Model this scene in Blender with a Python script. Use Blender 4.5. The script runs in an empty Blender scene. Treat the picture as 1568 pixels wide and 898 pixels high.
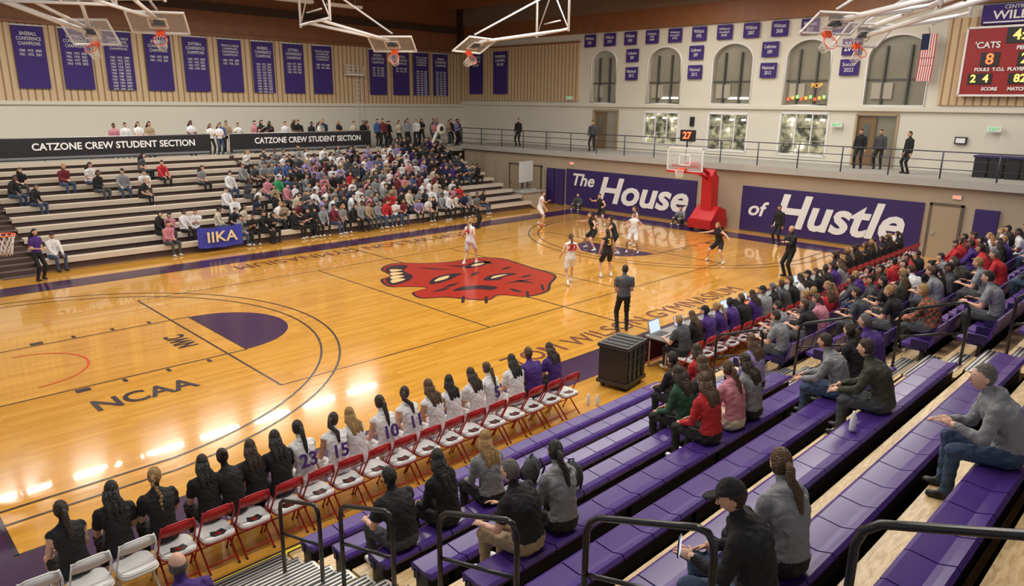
import bpy, bmesh, math, random
import numpy as np
from mathutils import Vector, Matrix
random.seed(7)
V=Vector
scn=bpy.context.scene
col=scn.collection
try:
    scn.view_settings.view_transform='Standard'
except Exception: pass

# ---------------------------------------------------------------- materials
MATS={}
def mat(name,c,rough=.6,metal=0,emit=None,es=1,noise=0,nscale=8,spec=.5,alpha=1,bump=0,bscale=7):
    if name in MATS: return MATS[name]
    m=bpy.data.materials.new(name); m.use_nodes=True
    nt=m.node_tree; b=nt.nodes['Principled BSDF']
    b.inputs['Base Color'].default_value=(*c,1); b.inputs['Roughness'].default_value=rough
    b.inputs['Metallic'].default_value=metal; b.inputs['Specular IOR Level'].default_value=spec
    if alpha<1: b.inputs['Alpha'].default_value=alpha
    if emit: b.inputs['Emission Color'].default_value=(*emit,1); b.inputs['Emission Strength'].default_value=es
    if noise or bump:
        tc=nt.nodes.new('ShaderNodeTexCoord'); n=nt.nodes.new('ShaderNodeTexNoise'); n.inputs['Scale'].default_value=bscale if bump else nscale; n.inputs['Detail'].default_value=4
        nt.links.new(tc.outputs['Object'],n.inputs['Vector'])
        if noise:
            mx=nt.nodes.new('ShaderNodeMix'); mx.data_type='RGBA'
            mx.inputs['A'].default_value=(*[x*(1-noise) for x in c],1); mx.inputs['B'].default_value=(*[min(1,x*(1+noise)) for x in c],1)
            nt.links.new(n.outputs['Fac'],mx.inputs['Factor']); nt.links.new(mx.outputs['Result'],b.inputs['Base Color'])
        if bump:
            n.inputs['Distortion'].default_value=1.2
            bp=nt.nodes.new('ShaderNodeBump'); bp.inputs['Strength'].default_value=bump; bp.inputs['Distance'].default_value=.06
            nt.links.new(n.outputs['Fac'],bp.inputs['Height']); nt.links.new(bp.outputs['Normal'],b.inputs['Normal'])
    MATS[name]=m; return m

def wood_floor():
    m=bpy.data.materials.new('court_hardwood'); m.use_nodes=True; nt=m.node_tree; b=nt.nodes['Principled BSDF']; N=nt.nodes.new; L=nt.links.new
    tc=N('ShaderNodeTexCoord'); br=N('ShaderNodeTexBrick'); br.offset=.37; br.offset_frequency=3
    br.inputs['Scale'].default_value=1; br.inputs['Brick Width'].default_value=1.7; br.inputs['Row Height'].default_value=.12; br.inputs['Mortar Size'].default_value=.0015
    br.inputs['Color1'].default_value=(.76,.395,.065,1); br.inputs['Color2'].default_value=(.63,.305,.04,1); br.inputs['Mortar'].default_value=(.42,.2,.03,1)
    L(tc.outputs['Object'],br.inputs['Vector'])
    mp=N('ShaderNodeMapping'); mp.inputs['Scale'].default_value=(.6,9,1); n=N('ShaderNodeTexNoise'); n.inputs['Scale'].default_value=2.5; n.inputs['Detail'].default_value=6
    L(tc.outputs['Object'],mp.inputs['Vector']); L(mp.outputs['Vector'],n.inputs['Vector'])
    mx=N('ShaderNodeMix'); mx.data_type='RGBA'; mx.blend_type='MULTIPLY'; mx.inputs['Factor'].default_value=.5
    cr=N('ShaderNodeValToRGB'); cr.color_ramp.elements[0].position=.3; cr.color_ramp.elements[0].color=(.72,.66,.6,1); cr.color_ramp.elements[1].position=.7; cr.color_ramp.elements[1].color=(1,1,1,1)
    L(n.outputs['Fac'],cr.inputs['Fac']); L(br.outputs['Color'],mx.inputs['A']); L(cr.outputs['Color'],mx.inputs['B']); L(mx.outputs['Result'],b.inputs['Base Color'])
    b.inputs['Roughness'].default_value=.15; b.inputs['Coat Weight'].default_value=.7; b.inputs['Coat Roughness'].default_value=.035
    n2=N('ShaderNodeTexNoise'); n2.inputs['Scale'].default_value=2.2; mp2=N('ShaderNodeMapping'); mp2.inputs['Scale'].default_value=(1,4,1); L(tc.outputs['Object'],mp2.inputs[0]); L(mp2.outputs[0],n2.inputs['Vector'])
    bp=N('ShaderNodeBump'); bp.inputs['Strength'].default_value=.10; bp.inputs['Distance'].default_value=.01; L(n2.outputs['Fac'],bp.inputs['Height']); L(bp.outputs['Normal'],b.inputs['Normal'])
    return m
def slat_mat():
    m=bpy.data.materials.new('wood_slat_panel'); m.use_nodes=True; nt=m.node_tree; b=nt.nodes['Principled BSDF']; N=nt.nodes.new; L=nt.links.new
    tc=N('ShaderNodeTexCoord'); sx=N('ShaderNodeSeparateXYZ'); ad=N('ShaderNodeMath'); ad.operation='ADD'; w=N('ShaderNodeMath'); w.operation='MULTIPLY'; w.inputs[1].default_value=3.3
    L(tc.outputs['Object'],sx.inputs[0]); L(sx.outputs['X'],ad.inputs[0]); L(sx.outputs['Y'],ad.inputs[1]); L(ad.outputs[0],w.inputs[0])
    fr=N('ShaderNodeMath'); fr.operation='FRACT'; L(w.outputs[0],fr.inputs[0])
    cr=N('ShaderNodeValToRGB'); cr.color_ramp.interpolation='CONSTANT'; cr.color_ramp.elements[0].color=(.62,.46,.28,1); e=cr.color_ramp.elements[1]; e.position=.74; e.color=(.30,.19,.10,1)
    L(fr.outputs[0],cr.inputs['Fac']); L(cr.outputs['Color'],b.inputs['Base Color']); b.inputs['Roughness'].default_value=.6
    return m
def plywood():
    m=bpy.data.materials.new('plywood'); m.use_nodes=True; nt=m.node_tree; b=nt.nodes['Principled BSDF']; N=nt.nodes.new; L=nt.links.new
    tc=N('ShaderNodeTexCoord'); mp=N('ShaderNodeMapping'); mp.inputs['Scale'].default_value=(1.2,6,6); n=N('ShaderNodeTexNoise'); n.inputs['Scale'].default_value=3; n.inputs['Detail'].default_value=8; n.inputs['Distortion'].default_value=1.5
    L(tc.outputs['Object'],mp.inputs[0]); L(mp.outputs[0],n.inputs['Vector'])
    cr=N('ShaderNodeValToRGB'); cr.color_ramp.elements[0].position=.35; cr.color_ramp.elements[0].color=(.56,.38,.18,1); cr.color_ramp.elements[1].position=.6; cr.color_ramp.elements[1].color=(.80,.60,.34,1)
    L(n.outputs['Fac'],cr.inputs['Fac']); L(cr.outputs['Color'],b.inputs['Base Color']); b.inputs['Roughness'].default_value=.35
    return m
M_FLOOR=wood_floor(); M_SLAT=slat_mat(); M_PLY=plywood()
PURPLE=mat('purple_plastic',(.066,.029,.21),.26,noise=.15,nscale=3)
PURP_D=mat('purple_plastic_dark',(.02,.01,.07),.4)
PURP_B=mat('purple_banner',(.042,.019,.17),.75,noise=.1,nscale=2)
PURP_S=mat('purple_sign',(.03,.014,.11),.5)
PURP_F=mat('purple_court_paint',(.048,.018,.06),.18)
WHITE=mat('white_paint',(.8,.8,.8),.5); WHITEM=mat('white_steel',(.75,.76,.78),.35)
BLACK=mat('black_paint',(.015,.015,.018),.4); LINEK=mat('court_line_black',(.03,.02,.03),.2)
REDL=mat('court_line_red',(.6,.08,.03),.2); RED=mat('red_vinyl',(.50,.012,.018),.4); REDM=mat('red_steel',(.42,.01,.016),.3)
LOGOR=mat('logo_red',(.36,.03,.018),.2); LOGOW=mat('logo_cream',(.70,.50,.25),.2)
TXTF=mat('floor_lettering',(.16,.055,.04),.2)
CREAM=mat('cream_wall',(.68,.65,.56),.8,noise=.04,nscale=.7); TANW=mat('tan_wall',(.42,.34,.25),.8,noise=.05,nscale=.7)
CONC=mat('concrete',(.40,.39,.36),.8,noise=.12,nscale=3); BROWN=mat('glulam_beam',(.24,.095,.035),.5,noise=.25,nscale=2); DBROWN=mat('dark_beam',(.05,.028,.016),.6)
CEIL=mat('ceiling_deck',(.22,.15,.1),.8,noise=.1,nscale=1)
RAILB=mat('rail_dark_blue',(.05,.055,.09),.4); RAILK=mat('black_rail',(.012,.012,.014),.25)
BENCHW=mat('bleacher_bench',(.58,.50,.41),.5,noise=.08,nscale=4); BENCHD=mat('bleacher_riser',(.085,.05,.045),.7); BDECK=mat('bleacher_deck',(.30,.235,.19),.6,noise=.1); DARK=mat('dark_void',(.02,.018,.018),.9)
ORANGE=mat('orange_rim',(.8,.09,.02),.35); NET=mat('net_cord',(.8,.8,.78),.8); STEEL=mat('aluminium_tread',(.55,.55,.54),.35,metal=.7); YEL=mat('safety_yellow',(.8,.62,.03),.5)
GLASS=mat('backboard_glass',(.8,.85,.88),.05,alpha=.18)
WGL=mat('window_glass_dark',(.12,.135,.12),.08,noise=.5,nscale=.8)
SKIN=[mat('skin_a',(.62,.35,.24),.55),mat('skin_b',(.48,.25,.155),.55),mat('skin_c',(.22,.10,.06),.55),mat('skin_d',(.68,.41,.30),.55)]
HAIRS=[mat('hair_black',(.012,.009,.008),.45,bump=.8,bscale=30),mat('hair_dark_brown',(.035,.018,.01),.45,bump=.8,bscale=30),mat('hair_brown',(.10,.05,.022),.45,bump=.8,bscale=30),mat('hair_blonde',(.40,.24,.09),.5,bump=.8,bscale=30),mat('hair_grey',(.15,.14,.13),.7,bump=.8,bscale=30)]
SH={n:mat('cloth_'+n,c,.85,bump=.9,bscale=5,noise=.12) for n,c in dict(black=(.012,.012,.014),white=(.74,.74,.76),grey=(.24,.25,.27),dkgrey=(.06,.065,.075),purple=(.06,.022,.18),red=(.48,.022,.028),pink=(.55,.22,.27),olive=(.045,.05,.035),green=(.02,.08,.045),navy=(.015,.022,.07),blue=(.05,.10,.28),tan=(.36,.27,.17),jeans=(.045,.075,.14),brown=(.12,.06,.035),cream=(.6,.53,.42),maroon=(.16,.02,.03),lavender=(.3,.25,.5),brightgreen=(.03,.30,.11)).items()}
def plaid():
    m=bpy.data.materials.new('cloth_plaid'); m.use_nodes=True; nt=m.node_tree; b=nt.nodes['Principled BSDF']
    tc=nt.nodes.new('ShaderNodeTexCoord'); ck=nt.nodes.new('ShaderNodeTexChecker'); ck.inputs['Scale'].default_value=16; ck.inputs['Color1'].default_value=(.4,.1,.05,1); ck.inputs['Color2'].default_value=(.06,.07,.05,1)
    nt.links.new(tc.outputs['Object'],ck.inputs['Vector']); nt.links.new(ck.outputs['Color'],b.inputs['Base Color']); b.inputs['Roughness'].default_value=.85; return m
SH['plaid']=plaid()
SHOEW=mat('shoe_white',(.7,.7,.7),.5); SHOEK=mat('shoe_black',(.02,.02,.02),.5)
EYEW=mat('eye_white',(.8,.8,.8),.3); EYED=mat('eye_iris',(.02,.012,.01),.2); LIP=mat('lips',(.4,.12,.1),.5)

# ---------------------------------------------------------------- mesh builder
class MB:
    def __init__(s): s.v=[];s.f=[];s.m=[];s.s=[];s.mats=[]
    def mi(s,m):
        if m not in s.mats: s.mats.append(m)
        return s.mats.index(m)
    def add(s,vs,fs,m,smooth=False):
        o=len(s.v); i=m if isinstance(m,int) else s.mi(m)
        s.v+= [tuple(v) for v in vs]
        for f in fs: s.f.append(tuple(o+k for k in f)); s.m.append(i); s.s.append(smooth)
    def box(s,c,d,m,M=None):
        x,y,z=[k/2 for k in d]; vs=[V((a*x,b*y,e*z)) for a in(-1,1) for b in(-1,1) for e in(-1,1)]
        if M: vs=[M@v for v in vs]
        s.add([v+V(c) for v in vs],[(0,1,3,2),(4,6,7,5),(0,4,5,1),(2,3,7,6),(0,2,6,4),(1,5,7,3)],m)
    def b2(s,x0,x1,y0,y1,z0,z1,m): s.box(((x0+x1)/2,(y0+y1)/2,(z0+z1)/2),(abs(x1-x0),abs(y1-y0),abs(z1-z0)),m)
    def tube(s,P,r,m,seg=8,closed=False):
        P=[V(p) for p in P]; n=len(P); rs=r if isinstance(r,(list,tuple)) else [r]*n
        vs=[];fs=[]; up=None
        for i,p in enumerate(P):
            if closed: t=(P[(i+1)%n]-P[i-1])
            else: t=(P[min(i+1,n-1)]-P[max(i-1,0)])
            t.normalize()
            if up is None: up=V((0,0,1)) if abs(t.z)<.9 else V((1,0,0))
            a=t.cross(up).normalized(); up=a.cross(t).normalized()
            for k in range(seg):
                th=2*math.pi*k/seg; vs.append(p+(a*math.cos(th)+up*math.sin(th))*rs[i])
        for i in range(n if closed else n-1):
            j=(i+1)%n
            for k in range(seg):
                l=(k+1)%seg; fs.append((i*seg+k,i*seg+l,j*seg+l,j*seg+k))
        if not closed:
            fs.append(tuple(range(seg))[::-1]); fs.append(tuple((n-1)*seg+k for k in range(seg)))
        s.add(vs,fs,m,True)
    def ell(s,c,r,m,M=None,nu=12,nv=8,keep=None,fn=None):
        vs=[];fs=[]; uc=[]
        for j in range(nv+1):
            ph=math.pi*j/nv
            for i in range(nu):
                th=2*math.pi*i/nu; q=V((math.sin(ph)*math.cos(th),math.sin(ph)*math.sin(th),math.cos(ph))); uc.append(q)
                p=fn(q) if fn else V((q.x*r[0],q.y*r[1],q.z*r[2]))
                if M: p=M@p
                vs.append(p+V(c))
        for j in range(nv):
            for i in range(nu):
                k=(i+1)%nu; f=(j*nu+i,(j+1)*nu+i,(j+1)*nu+k,j*nu+k)
                if keep:
                    q=(uc[f[0]]+uc[f[1]]+uc[f[2]]+uc[f[3]])/4
                    if not keep(q): continue
                fs.append(f)
        s.add(vs,fs,m,True)
    def poly(s,pts,m): s.add(pts,[tuple(range(len(pts)))],m)
    def prism(s,pts,dirv,m):
        d=V(dirv); n=len(pts); a=[V(p) for p in pts]; b=[p+d for p in a]
        s.add(a+b,[tuple(range(n))[::-1],tuple(range(n,2*n))]+[(i,(i+1)%n,n+(i+1)%n,n+i) for i in range(n)],m)
    def mesh(s,name):
        me=bpy.data.meshes.new(name); me.from_pydata(s.v,[],s.f)
        for m in s.mats: me.materials.append(m)
        me.polygons.foreach_set('material_index',s.m); me.polygons.foreach_set('use_smooth',s.s); me.update(); return me
    def obj(s,name,parent=None,loc=(0,0,0),rz=0):
        return link(s.mesh(name),name,parent,loc,rz)
def link(me,name,parent=None,loc=(0,0,0),rz=0,sc=1):
    o=bpy.data.objects.new(name,me); col.objects.link(o); o.location=loc; o.rotation_euler=(0,0,rz); o.scale=(sc,)*3
    if parent: o.parent=parent
    return o
def empty(name,loc=(0,0,0)):
    o=bpy.data.objects.new(name,None); col.objects.link(o); o.location=loc; o.empty_display_size=.2; return o
def text(body,size,loc,rot,m,parent=None,name='lettering',align='CENTER',xs=1,off=0,shear=0,ext=.004,fit=None,sp=1,ls=1):
    c=bpy.data.curves.new(name,'FONT'); c.body=body; c.size=size; c.align_x=align; c.align_y='CENTER'; c.offset=off; c.shear=shear; c.extrude=ext; c.materials.append(m); c.space_character=sp; c.space_line=ls
    c.resolution_u=3
    o=bpy.data.objects.new(name,c); col.objects.link(o); o.location=loc; o.rotation_euler=rot; o.scale=(xs,1,1)
    if fit:
        bpy.context.view_layer.update(); o.scale=(fit[0]/max(o.dimensions[0],1e-3)*xs,(fit[1]/max(o.dimensions[1],1e-3)) if fit[1] else 1,1)
    if parent: o.parent=parent
    return o
H90=math.pi/2
R_E=(H90,0,-H90)
R_N=(H90,0,0)

# ---------------------------------------------------------------- people
def ik(a,c,l1,l2,hint):
    d=c-a; L=d.length
    if L>(l1+l2)*.995: c=a+d*((l1+l2)*.995/L); d=c-a; L=d.length
    x=(l1*l1-l2*l2+L*L)/(2*L); h=math.sqrt(max(l1*l1-x*x,0)); u=d/L; hv=V(hint)-u*V(hint).dot(u)
    if hv.length<1e-4: hv=V((0,1,0))
    return a+u*x+hv.normalized()*h, c
def capsule(mb,p0,p1,r0,r1,m=0,seg=10):
    d=(p1-p0); L=d.length; u=d/L if L>1e-5 else V((0,0,1))
    P=[];R=[]
    for a in (-85,-60,-30): P.append(p0+u*(r0*math.sin(math.radians(a)))); R.append(r0*math.cos(math.radians(a)))
    for t in (0,.5,1): P.append(p0.lerp(p1,t)); R.append(r0+(r1-r0)*t)
    for a in (30,60,85): P.append(p1+u*(r1*math.sin(math.radians(a)))); R.append(r1*math.cos(math.radians(a)))
    mb.tube(P,R,m,seg)
SLOTS=[SKIN[0],SH['black'],SH['black'],HAIRS[1],SHOEW,EYEW,EYED,LIP,SH['black']]
def person_mesh(name,pel,spine=(0,.1,1),wr=((-.2,.3,.2),(.2,.3,.2)),an=((-.13,.45,-.32),(.13,.45,-.32)),look=(0,1,0),hair='short',sleeve='short',legs='long',fem=False,lod=1,bulk=1.,kn=(0,1,.3),el=(.35,-.7,-.4),toe=(0,1,0),twist=0,curl=.5,hood=False):
    voxel={2:.016,1:.023,0:.032}[lod]
    pel=V(pel); up=V(spine).normalized(); lat=V((math.cos(twist),math.sin(twist),0)); latc=(lat-up*lat.dot(up)).normalized(); fw=up.cross(latc).normalized()
    neck=pel+up*.53; latp=V((1,0,0)); sw=.165 if fem else .185
    mb=MB(); mb.mats=[0]
    wx=.93 if fem else 1.04; cl=.012 if lod else .016
    rings=[(-.2,.10,.085),(-.12,.15,.115),(0,.172,.128),(.22,.148*wx,.108),(.42,.142*wx,.104),(.68,.172*wx,.12),(.84,.178*wx,.11),(.95,.12*wx,.085),(1.03,.065,.06)]
    vs=[];fs=[];n=16
    slump=-fw*(.05 if pel.z<.5 else .0)
    for (t,rx,ry) in rings:
        l=latp.lerp(latc,max(0,min(1,t))).normalized(); f=fw
        c=pel+up*(.53*t)+slump*math.sin(max(0,min(1,t))*math.pi)
        bx=(bulk if t<.8 else 1+(bulk-1)*.4)
        for k in range(n):
            th=2*math.pi*k/n; vs.append(c+l*(math.cos(th)*(rx+cl)*bx)+f*(math.sin(th)*(ry+cl)*bx))
    for j in range(len(rings)-1):
        for k in range(n): fs.append((j*n+k,j*n+(k+1)%n,(j+1)*n+(k+1)%n,(j+1)*n+k))
    fs.append(tuple(range(n))[::-1]); fs.append(tuple((len(rings)-1)*n+k for k in range(n)))
    mb.add(vs,fs,0)
    segs=[]
    segs.append((pel-up*.1,neck-up*.02,.14,[(.2,2),(9,1)]))
    hd=V(look).normalized(); headc=neck+up*.115+V((0,0,.045))+hd*.03
    capsule(mb,neck-up*.04,headc-V((0,0,.04))-hd*.015,.058 if not fem else .05,.052 if not fem else .046)
    segs.append((neck+up*.02,headc,.05,[(9,0)]))
    ab=1 if fem else 1.12
    handinfo=[]
    for i,sg in enumerate((-1,1)):
        sh=neck-up*.075+latc*(sg*sw); w=V(wr[i])
        e,w=ik(sh,w,.285,.255,V((sg*el[0],el[1],el[2])))
        s1=.014 if sleeve!='none' else 0; s2=.012 if sleeve=='long' else 0
        capsule(mb,neck-up*.05+latc*(sg*.06),sh,.06,.056*ab)
        capsule(mb,sh,e,.048*ab+s1,.038*ab+(s1 if sleeve=='long' else 0)); capsule(mb,e,w,.038*ab+s2,.026+s2)
        if sleeve=='short': capsule(mb,sh,sh.lerp(e,.55),.052*ab+s1,.056*ab+s1)
        st={'none':.05,'short':.68,'long':9}[sleeve]
        segs.append((sh,e,.05,[(st,1),(9,0)])); segs.append((e,w,.036,[(.96 if sleeve=='long' else -1,1),(9,0)]))
        handinfo.append((e,w,sg))
        hp=pel+latp*(sg*.095)-up*.04; a=V(an[i]); k,a=ik(hp,a,.445,.425,V((sg*.15+kn[0],kn[1],kn[2])))
        lb=(1.0 if fem else 1.03)*(1+(bulk-1)*.5); p2=.012 if legs=='long' else 0
        capsule(mb,hp,k,.086*lb,.056*lb+p2); capsule(mb,k,a,.05+p2,.036+p2*1.3); capsule(mb,k.lerp(a,.12),k.lerp(a,.5),.05+p2,.045+p2)
        if legs=='shorts': capsule(mb,hp,hp.lerp(k,.66),.098,.093)
        segs.append((hp,k,.08,[(.78 if legs=='shorts' else 9,2),(9,0)]))
        segs.append((k,a,.045,[(9,2)] if legs=='long' else [(.74,0),(9,4)]))
        td=V(toe).normalized(); hz=a-V((0,0,.035)); capsule(mb,hz-td*.04,hz+td*.13,.045,.037); capsule(mb,hz-td*.045+V((0,0,.0)),a+V((0,0,.02)),.042,.045)
        segs.append((hz-td*.05,hz+td*.14,.045,[(9,4)]))
    if hood: mb.ell(neck-fw*.07-up*.01,(.12,.075,.07),0)
    me0=bpy.data.meshes.new('tmp'); me0.from_pydata(mb.v,[],mb.f); me0.update()
    ob=bpy.data.objects.new('tmp',me0); col.objects.link(ob)
    md=ob.modifiers.new('r','REMESH'); md.mode='VOXEL'; md.voxel_size=voxel; md.use_smooth_shade=True
    sm=ob.modifiers.new('s','SMOOTH'); sm.factor=.5; sm.iterations=3 if lod else 2
    dg=bpy.context.evaluated_depsgraph_get(); me=bpy.data.meshes.new_from_object(ob.evaluated_get(dg)); bpy.data.objects.remove(ob)
    nv=len(me.vertices); co=np.empty(nv*3); me.vertices.foreach_get('co',co); co=co.reshape(-1,3)
    nf=len(me.polygons); ce=np.empty(nf*3); me.polygons.foreach_get('center',ce); ce=ce.reshape(-1,3)
    best=np.full(nf,1e9); lab=np.zeros(nf,int)
    for a,b,r,ls in segs:
        a=np.array(a);b=np.array(b);d=b-a;L2=d@d; t=(ce-a)@d/L2; tc=np.clip(t,0,1); ds=np.linalg.norm(ce-(a+tc[:,None]*d),axis=1)-r
        l=np.zeros(nf,int); done=np.zeros(nf,bool)
        for tt,sl in ls:
            mk=(~done)&(tc<tt); l[mk]=sl; done|=mk
        up_=ds<best; best[up_]=ds[up_]; lab[up_]=l[up_]
    if lod==2:
        no=np.empty(nv*3); me.vertices.foreach_get('normal',no); no=no.reshape(-1,3)
        s=np.sin(co[:,2]*48+3*np.sin(co[:,0]*21)+2*np.sin(co[:,1]*17))*np.sin(co[:,0]*31+co[:,1]*27+co[:,2]*14)
        co=co+no*(s*.006)[:,None]
    out=MB(); out.mats=list(SLOTS)
    out.v=[tuple(x) for x in co]; out.f=[tuple(p.vertices) for p in me.polygons]; out.m=[int(x) for x in lab]; out.s=[True]*nf
    bpy.data.meshes.remove(me); bpy.data.meshes.remove(me0)
    for e,w,sg in handinfo:
        d=(w-e).normalized(); nrm=(V((-sg*.5,0,-.8))); nrm=(nrm-d*nrm.dot(d)).normalized(); sd=d.cross(nrm).normalized()
        M=Matrix((sd,d,nrm)).transposed()
        out.ell(w+d*.045,(.038,.052,.017),0,M,nu=10 if lod else 6,nv=6 if lod else 4)
        ns=6 if lod else 4
        for q,(ox,L) in enumerate(((-.029,.062),(-.010,.074),(.010,.078),(.029,.070))):
            b=w+d*.082+sd*ox; c1=curl*.6; c2=curl*1.4
            p1=b+(d*math.cos(c1)+nrm*math.sin(c1))*L*.5+sd*ox*.15; p2=p1+(d*math.cos(c2)+nrm*math.sin(c2))*L*.5
            out.tube([b-d*.012,b,p1,p2],[.008,.0095,.0088,.0065],0,ns)
        ts=1 if sd.x*sg<0 else -1
        b=w+d*.03+sd*(ts*.03); p1=b+(d*.7+sd*ts*.7+nrm*.3).normalized()*.035; p2=p1+(d*.9+sd*ts*.25+nrm*.4).normalized()*.03
        out.tube([b-d*.01,b,p1,p2],[.011,.012,.0105,.0075],0,ns)
    f=hd; r=f.cross(V((0,0,1))).normalized(); u=r.cross(f).normalized(); M=Matrix((r,f,u)).transposed()
    nu,nv_=(28,20) if lod==2 else ((16,12) if lod==1 else (12,8))
    k=.94 if fem else 1
    def hf(q,s=1.):
        x,y,z=q.x*.077*k,q.y*.096*k,q.z*.120*k
        if z<0:
            a=-q.z; x*=1-.30*a**1.5
            if q.y<0: y*=1-.45*a
            else: y*=1-.10*a
        return V((x*s,y*s,z*s))
    out.ell(headc,None,0,M,nu,nv_,fn=hf)
    W=lambda x,y,z: headc+M@V((x*k,y*k,z*k))
    out.ell(W(0,.098,-.022),(.012,.02,.018),0,M,8,6); out.ell(W(0,.094,-.002),(.008,.012,.024),0,M,6,6)
    for sx in(-1,1):
        out.ell(W(sx*.029,.083,.008),(.0135,.009,.008),5,M,8,6); out.ell(W(sx*.029,.0905,.008),(.006,.0035,.006),6,M,6,4)
        out.ell(W(sx*.029,.091,.026),(.017,.005,.004),3,M,6,4); out.ell(W(sx*.077,-.005,-.005),(.009,.017,.028),0,M,8,6)
    out.ell(W(0,.087,-.062),(.022,.008,.006),7,M,8,4)
    hs=lambda s: (lambda q: hf(q,s*(1+.012*math.sin(q.x*17+q.z*9)*math.sin(q.y*13)))+V((0,-.003,.004)))
    if hair=='bald':
        out.ell(headc,None,3,M,nu,nv_,fn=hs(1.05),keep=lambda q: -.45<q.z<.25 and q.y<.15)
    else:
        out.ell(headc,None,3,M,nu,nv_,fn=hs(1.06 if hair=='short' else 1.10),keep=lambda q: q.z>.15+.5*q.y-.0 or (q.y<.05 and q.z>-.55 and hair not in('short','cap')) or (q.y<-.1 and q.z>-.5))
    if hair=='long':
        for dx in(-.04,0,.04):
            b=W(dx,-.07,.02); out.tube([b,W(dx*1.3,-.10,-.08),neck-fw*.12+latc*dx*1.6,neck-fw*.13-up*.13+latc*dx*1.6,neck-fw*.125-up*.24+latc*dx],[.05,.052,.05,.04,.012],3,8)
    if hair in('pony','braid'):
        b=W(0,-.10,.05); P=[b,W(0,-.15,.03),W(0,-.16,-.05),neck-fw*.15-up*.02,neck-fw*.155-up*.15,neck-fw*.15-up*.24]
        if hair=='pony': out.tube(P,[.022,.034,.038,.034,.026,.006],3,8)
        else:
            for i_ in range(len(P)-1):
                for t in (0,.33,.66): out.ell(P[i_].lerp(P[i_+1],t)+latc*(.007*(1 if (t>.2 and t<.5) else -1)),(.023,.02,.025),3,None,6,5)
    if hair=='bun': out.ell(W(0,-.09,.10),(.045,.045,.04),3,None,8,6)
    if hair=='cap':
        out.ell(headc,None,8,M,nu,nv_,fn=hs(1.15),keep=lambda q:q.z>.30)
        out.ell(W(0,.125,.045),(.06,.065,.008),8,M,10,4)
    return out.mesh(name)
def place(me,name,loc,face,shirt='black',pants='black',hair=None,skin=0,shoe=None,acc=None,sc=1,parent=None):
    rz=math.radians(face)-H90
    o=link(me,name,parent,loc,rz,sc)
    for i,m in ((0,SKIN[skin]),(1,SH[shirt] if isinstance(shirt,str) else shirt),(2,SH[pants]),(3,hair if hair else HAIRS[1]),(4,shoe or SHOEW),(8,acc or SH['black'])):
        o.material_slots[i].link='OBJECT'; o.material_slots[i].material=m
    return o
def sitm(name,**k):
    d=dict(pel=(0,0,.11),spine=(0,.18,1),wr=((-.13,.38,.17),(.13,.38,.17)),an=((-.13,.42,-.33),(.13,.42,-.33))); d.update(k); return person_mesh(name,**d)
def stdm(name,**k):
    d=dict(pel=(0,0,.93),spine=(0,.04,1),wr=((-.27,.08,.83),(.27,.08,.83)),an=((-.13,0,.085),(.13,.05,.085)),kn=(0,1,0)); d.update(k); return person_mesh(name,**d)
def jersey_no(o,n,lean=.18,z=.42,y=-.10,m=None,size=.27):
    a=math.atan(lean); text(n,size,(0,y,z),(H90-a,0,0),m or SH['purple'],o,'number',off=.006,ext=.006)

BM={}
BM['pony']=sitm('bench_sit_pony',hair='pony',sleeve='none',fem=True,lod=2,spine=(0,.26,1),legs='shorts')
BM['long']=sitm('bench_sit_long',hair='long',sleeve='short',fem=True,lod=2,spine=(.03,.30,1),look=(.3,1,-.1),legs='long')
BM['braid']=sitm('bench_sit_braid',hair='braid',sleeve='short',fem=True,lod=2,spine=(0,.24,1),look=(.4,1,0))
BM['bun']=sitm('bench_sit_bun',hair='bun',sleeve='short',fem=True,lod=2,spine=(-.05,.3,1),wr=((-.1,.35,.3),(.1,.35,.3)))
BM['pony2']=sitm('bench_sit_pony_b',hair='pony',sleeve='none',fem=True,lod=2,spine=(.04,.34,1),look=(.8,.8,-.1),legs='shorts',wr=((-.15,.35,.2),(.05,.42,.25)))
BM['long2']=sitm('bench_sit_long_b',hair='long',sleeve='none',fem=True,lod=2,spine=(0,.3,1),look=(.5,1,0),legs='shorts')
BM['man']=sitm('sit_man',hair='short',sleeve='short',lod=2,bulk=1.1,spine=(0,.25,1),look=(.3,1,-.1))
CM=[]
ws=[((-.13,.38,.17),(.13,.38,.17)),((-.05,.3,.25),(.05,.3,.25)),((-.25,.2,.12),(.16,.36,.2)),((-.04,.25,.4),(.04,.27,.4))]
hh=['short','long','short','pony','short','long','cap','short','bun','short']
for i in range(10):
    CM.append(sitm('crowd_sit_%d'%i,hair=hh[i],sleeve=['long','short','long'][i%3],legs='long',fem=hh[i] in('long','pony','bun'),lod=0,spine=(random.uniform(-.08,.08),random.uniform(.02,.4),1),wr=ws[i%4],look=(random.uniform(-.5,.8),1,random.uniform(-.2,.1)),hood=i%4==2))
CS=[]
for i in range(4):
    CS.append(stdm('crowd_stand_%d'%i,hair=['short','long','short','pony'][i],sleeve=['long','short'][i%2],fem=i%2==1,lod=0,wr=[((-.27,.08,.83),(.27,.08,.83)),((-.1,.3,1.15),(.1,.3,1.15)),((-.12,.25,1.0),(.25,.1,.85)),((-.3,.0,.9),(.15,.3,1.3))][i]))

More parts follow.
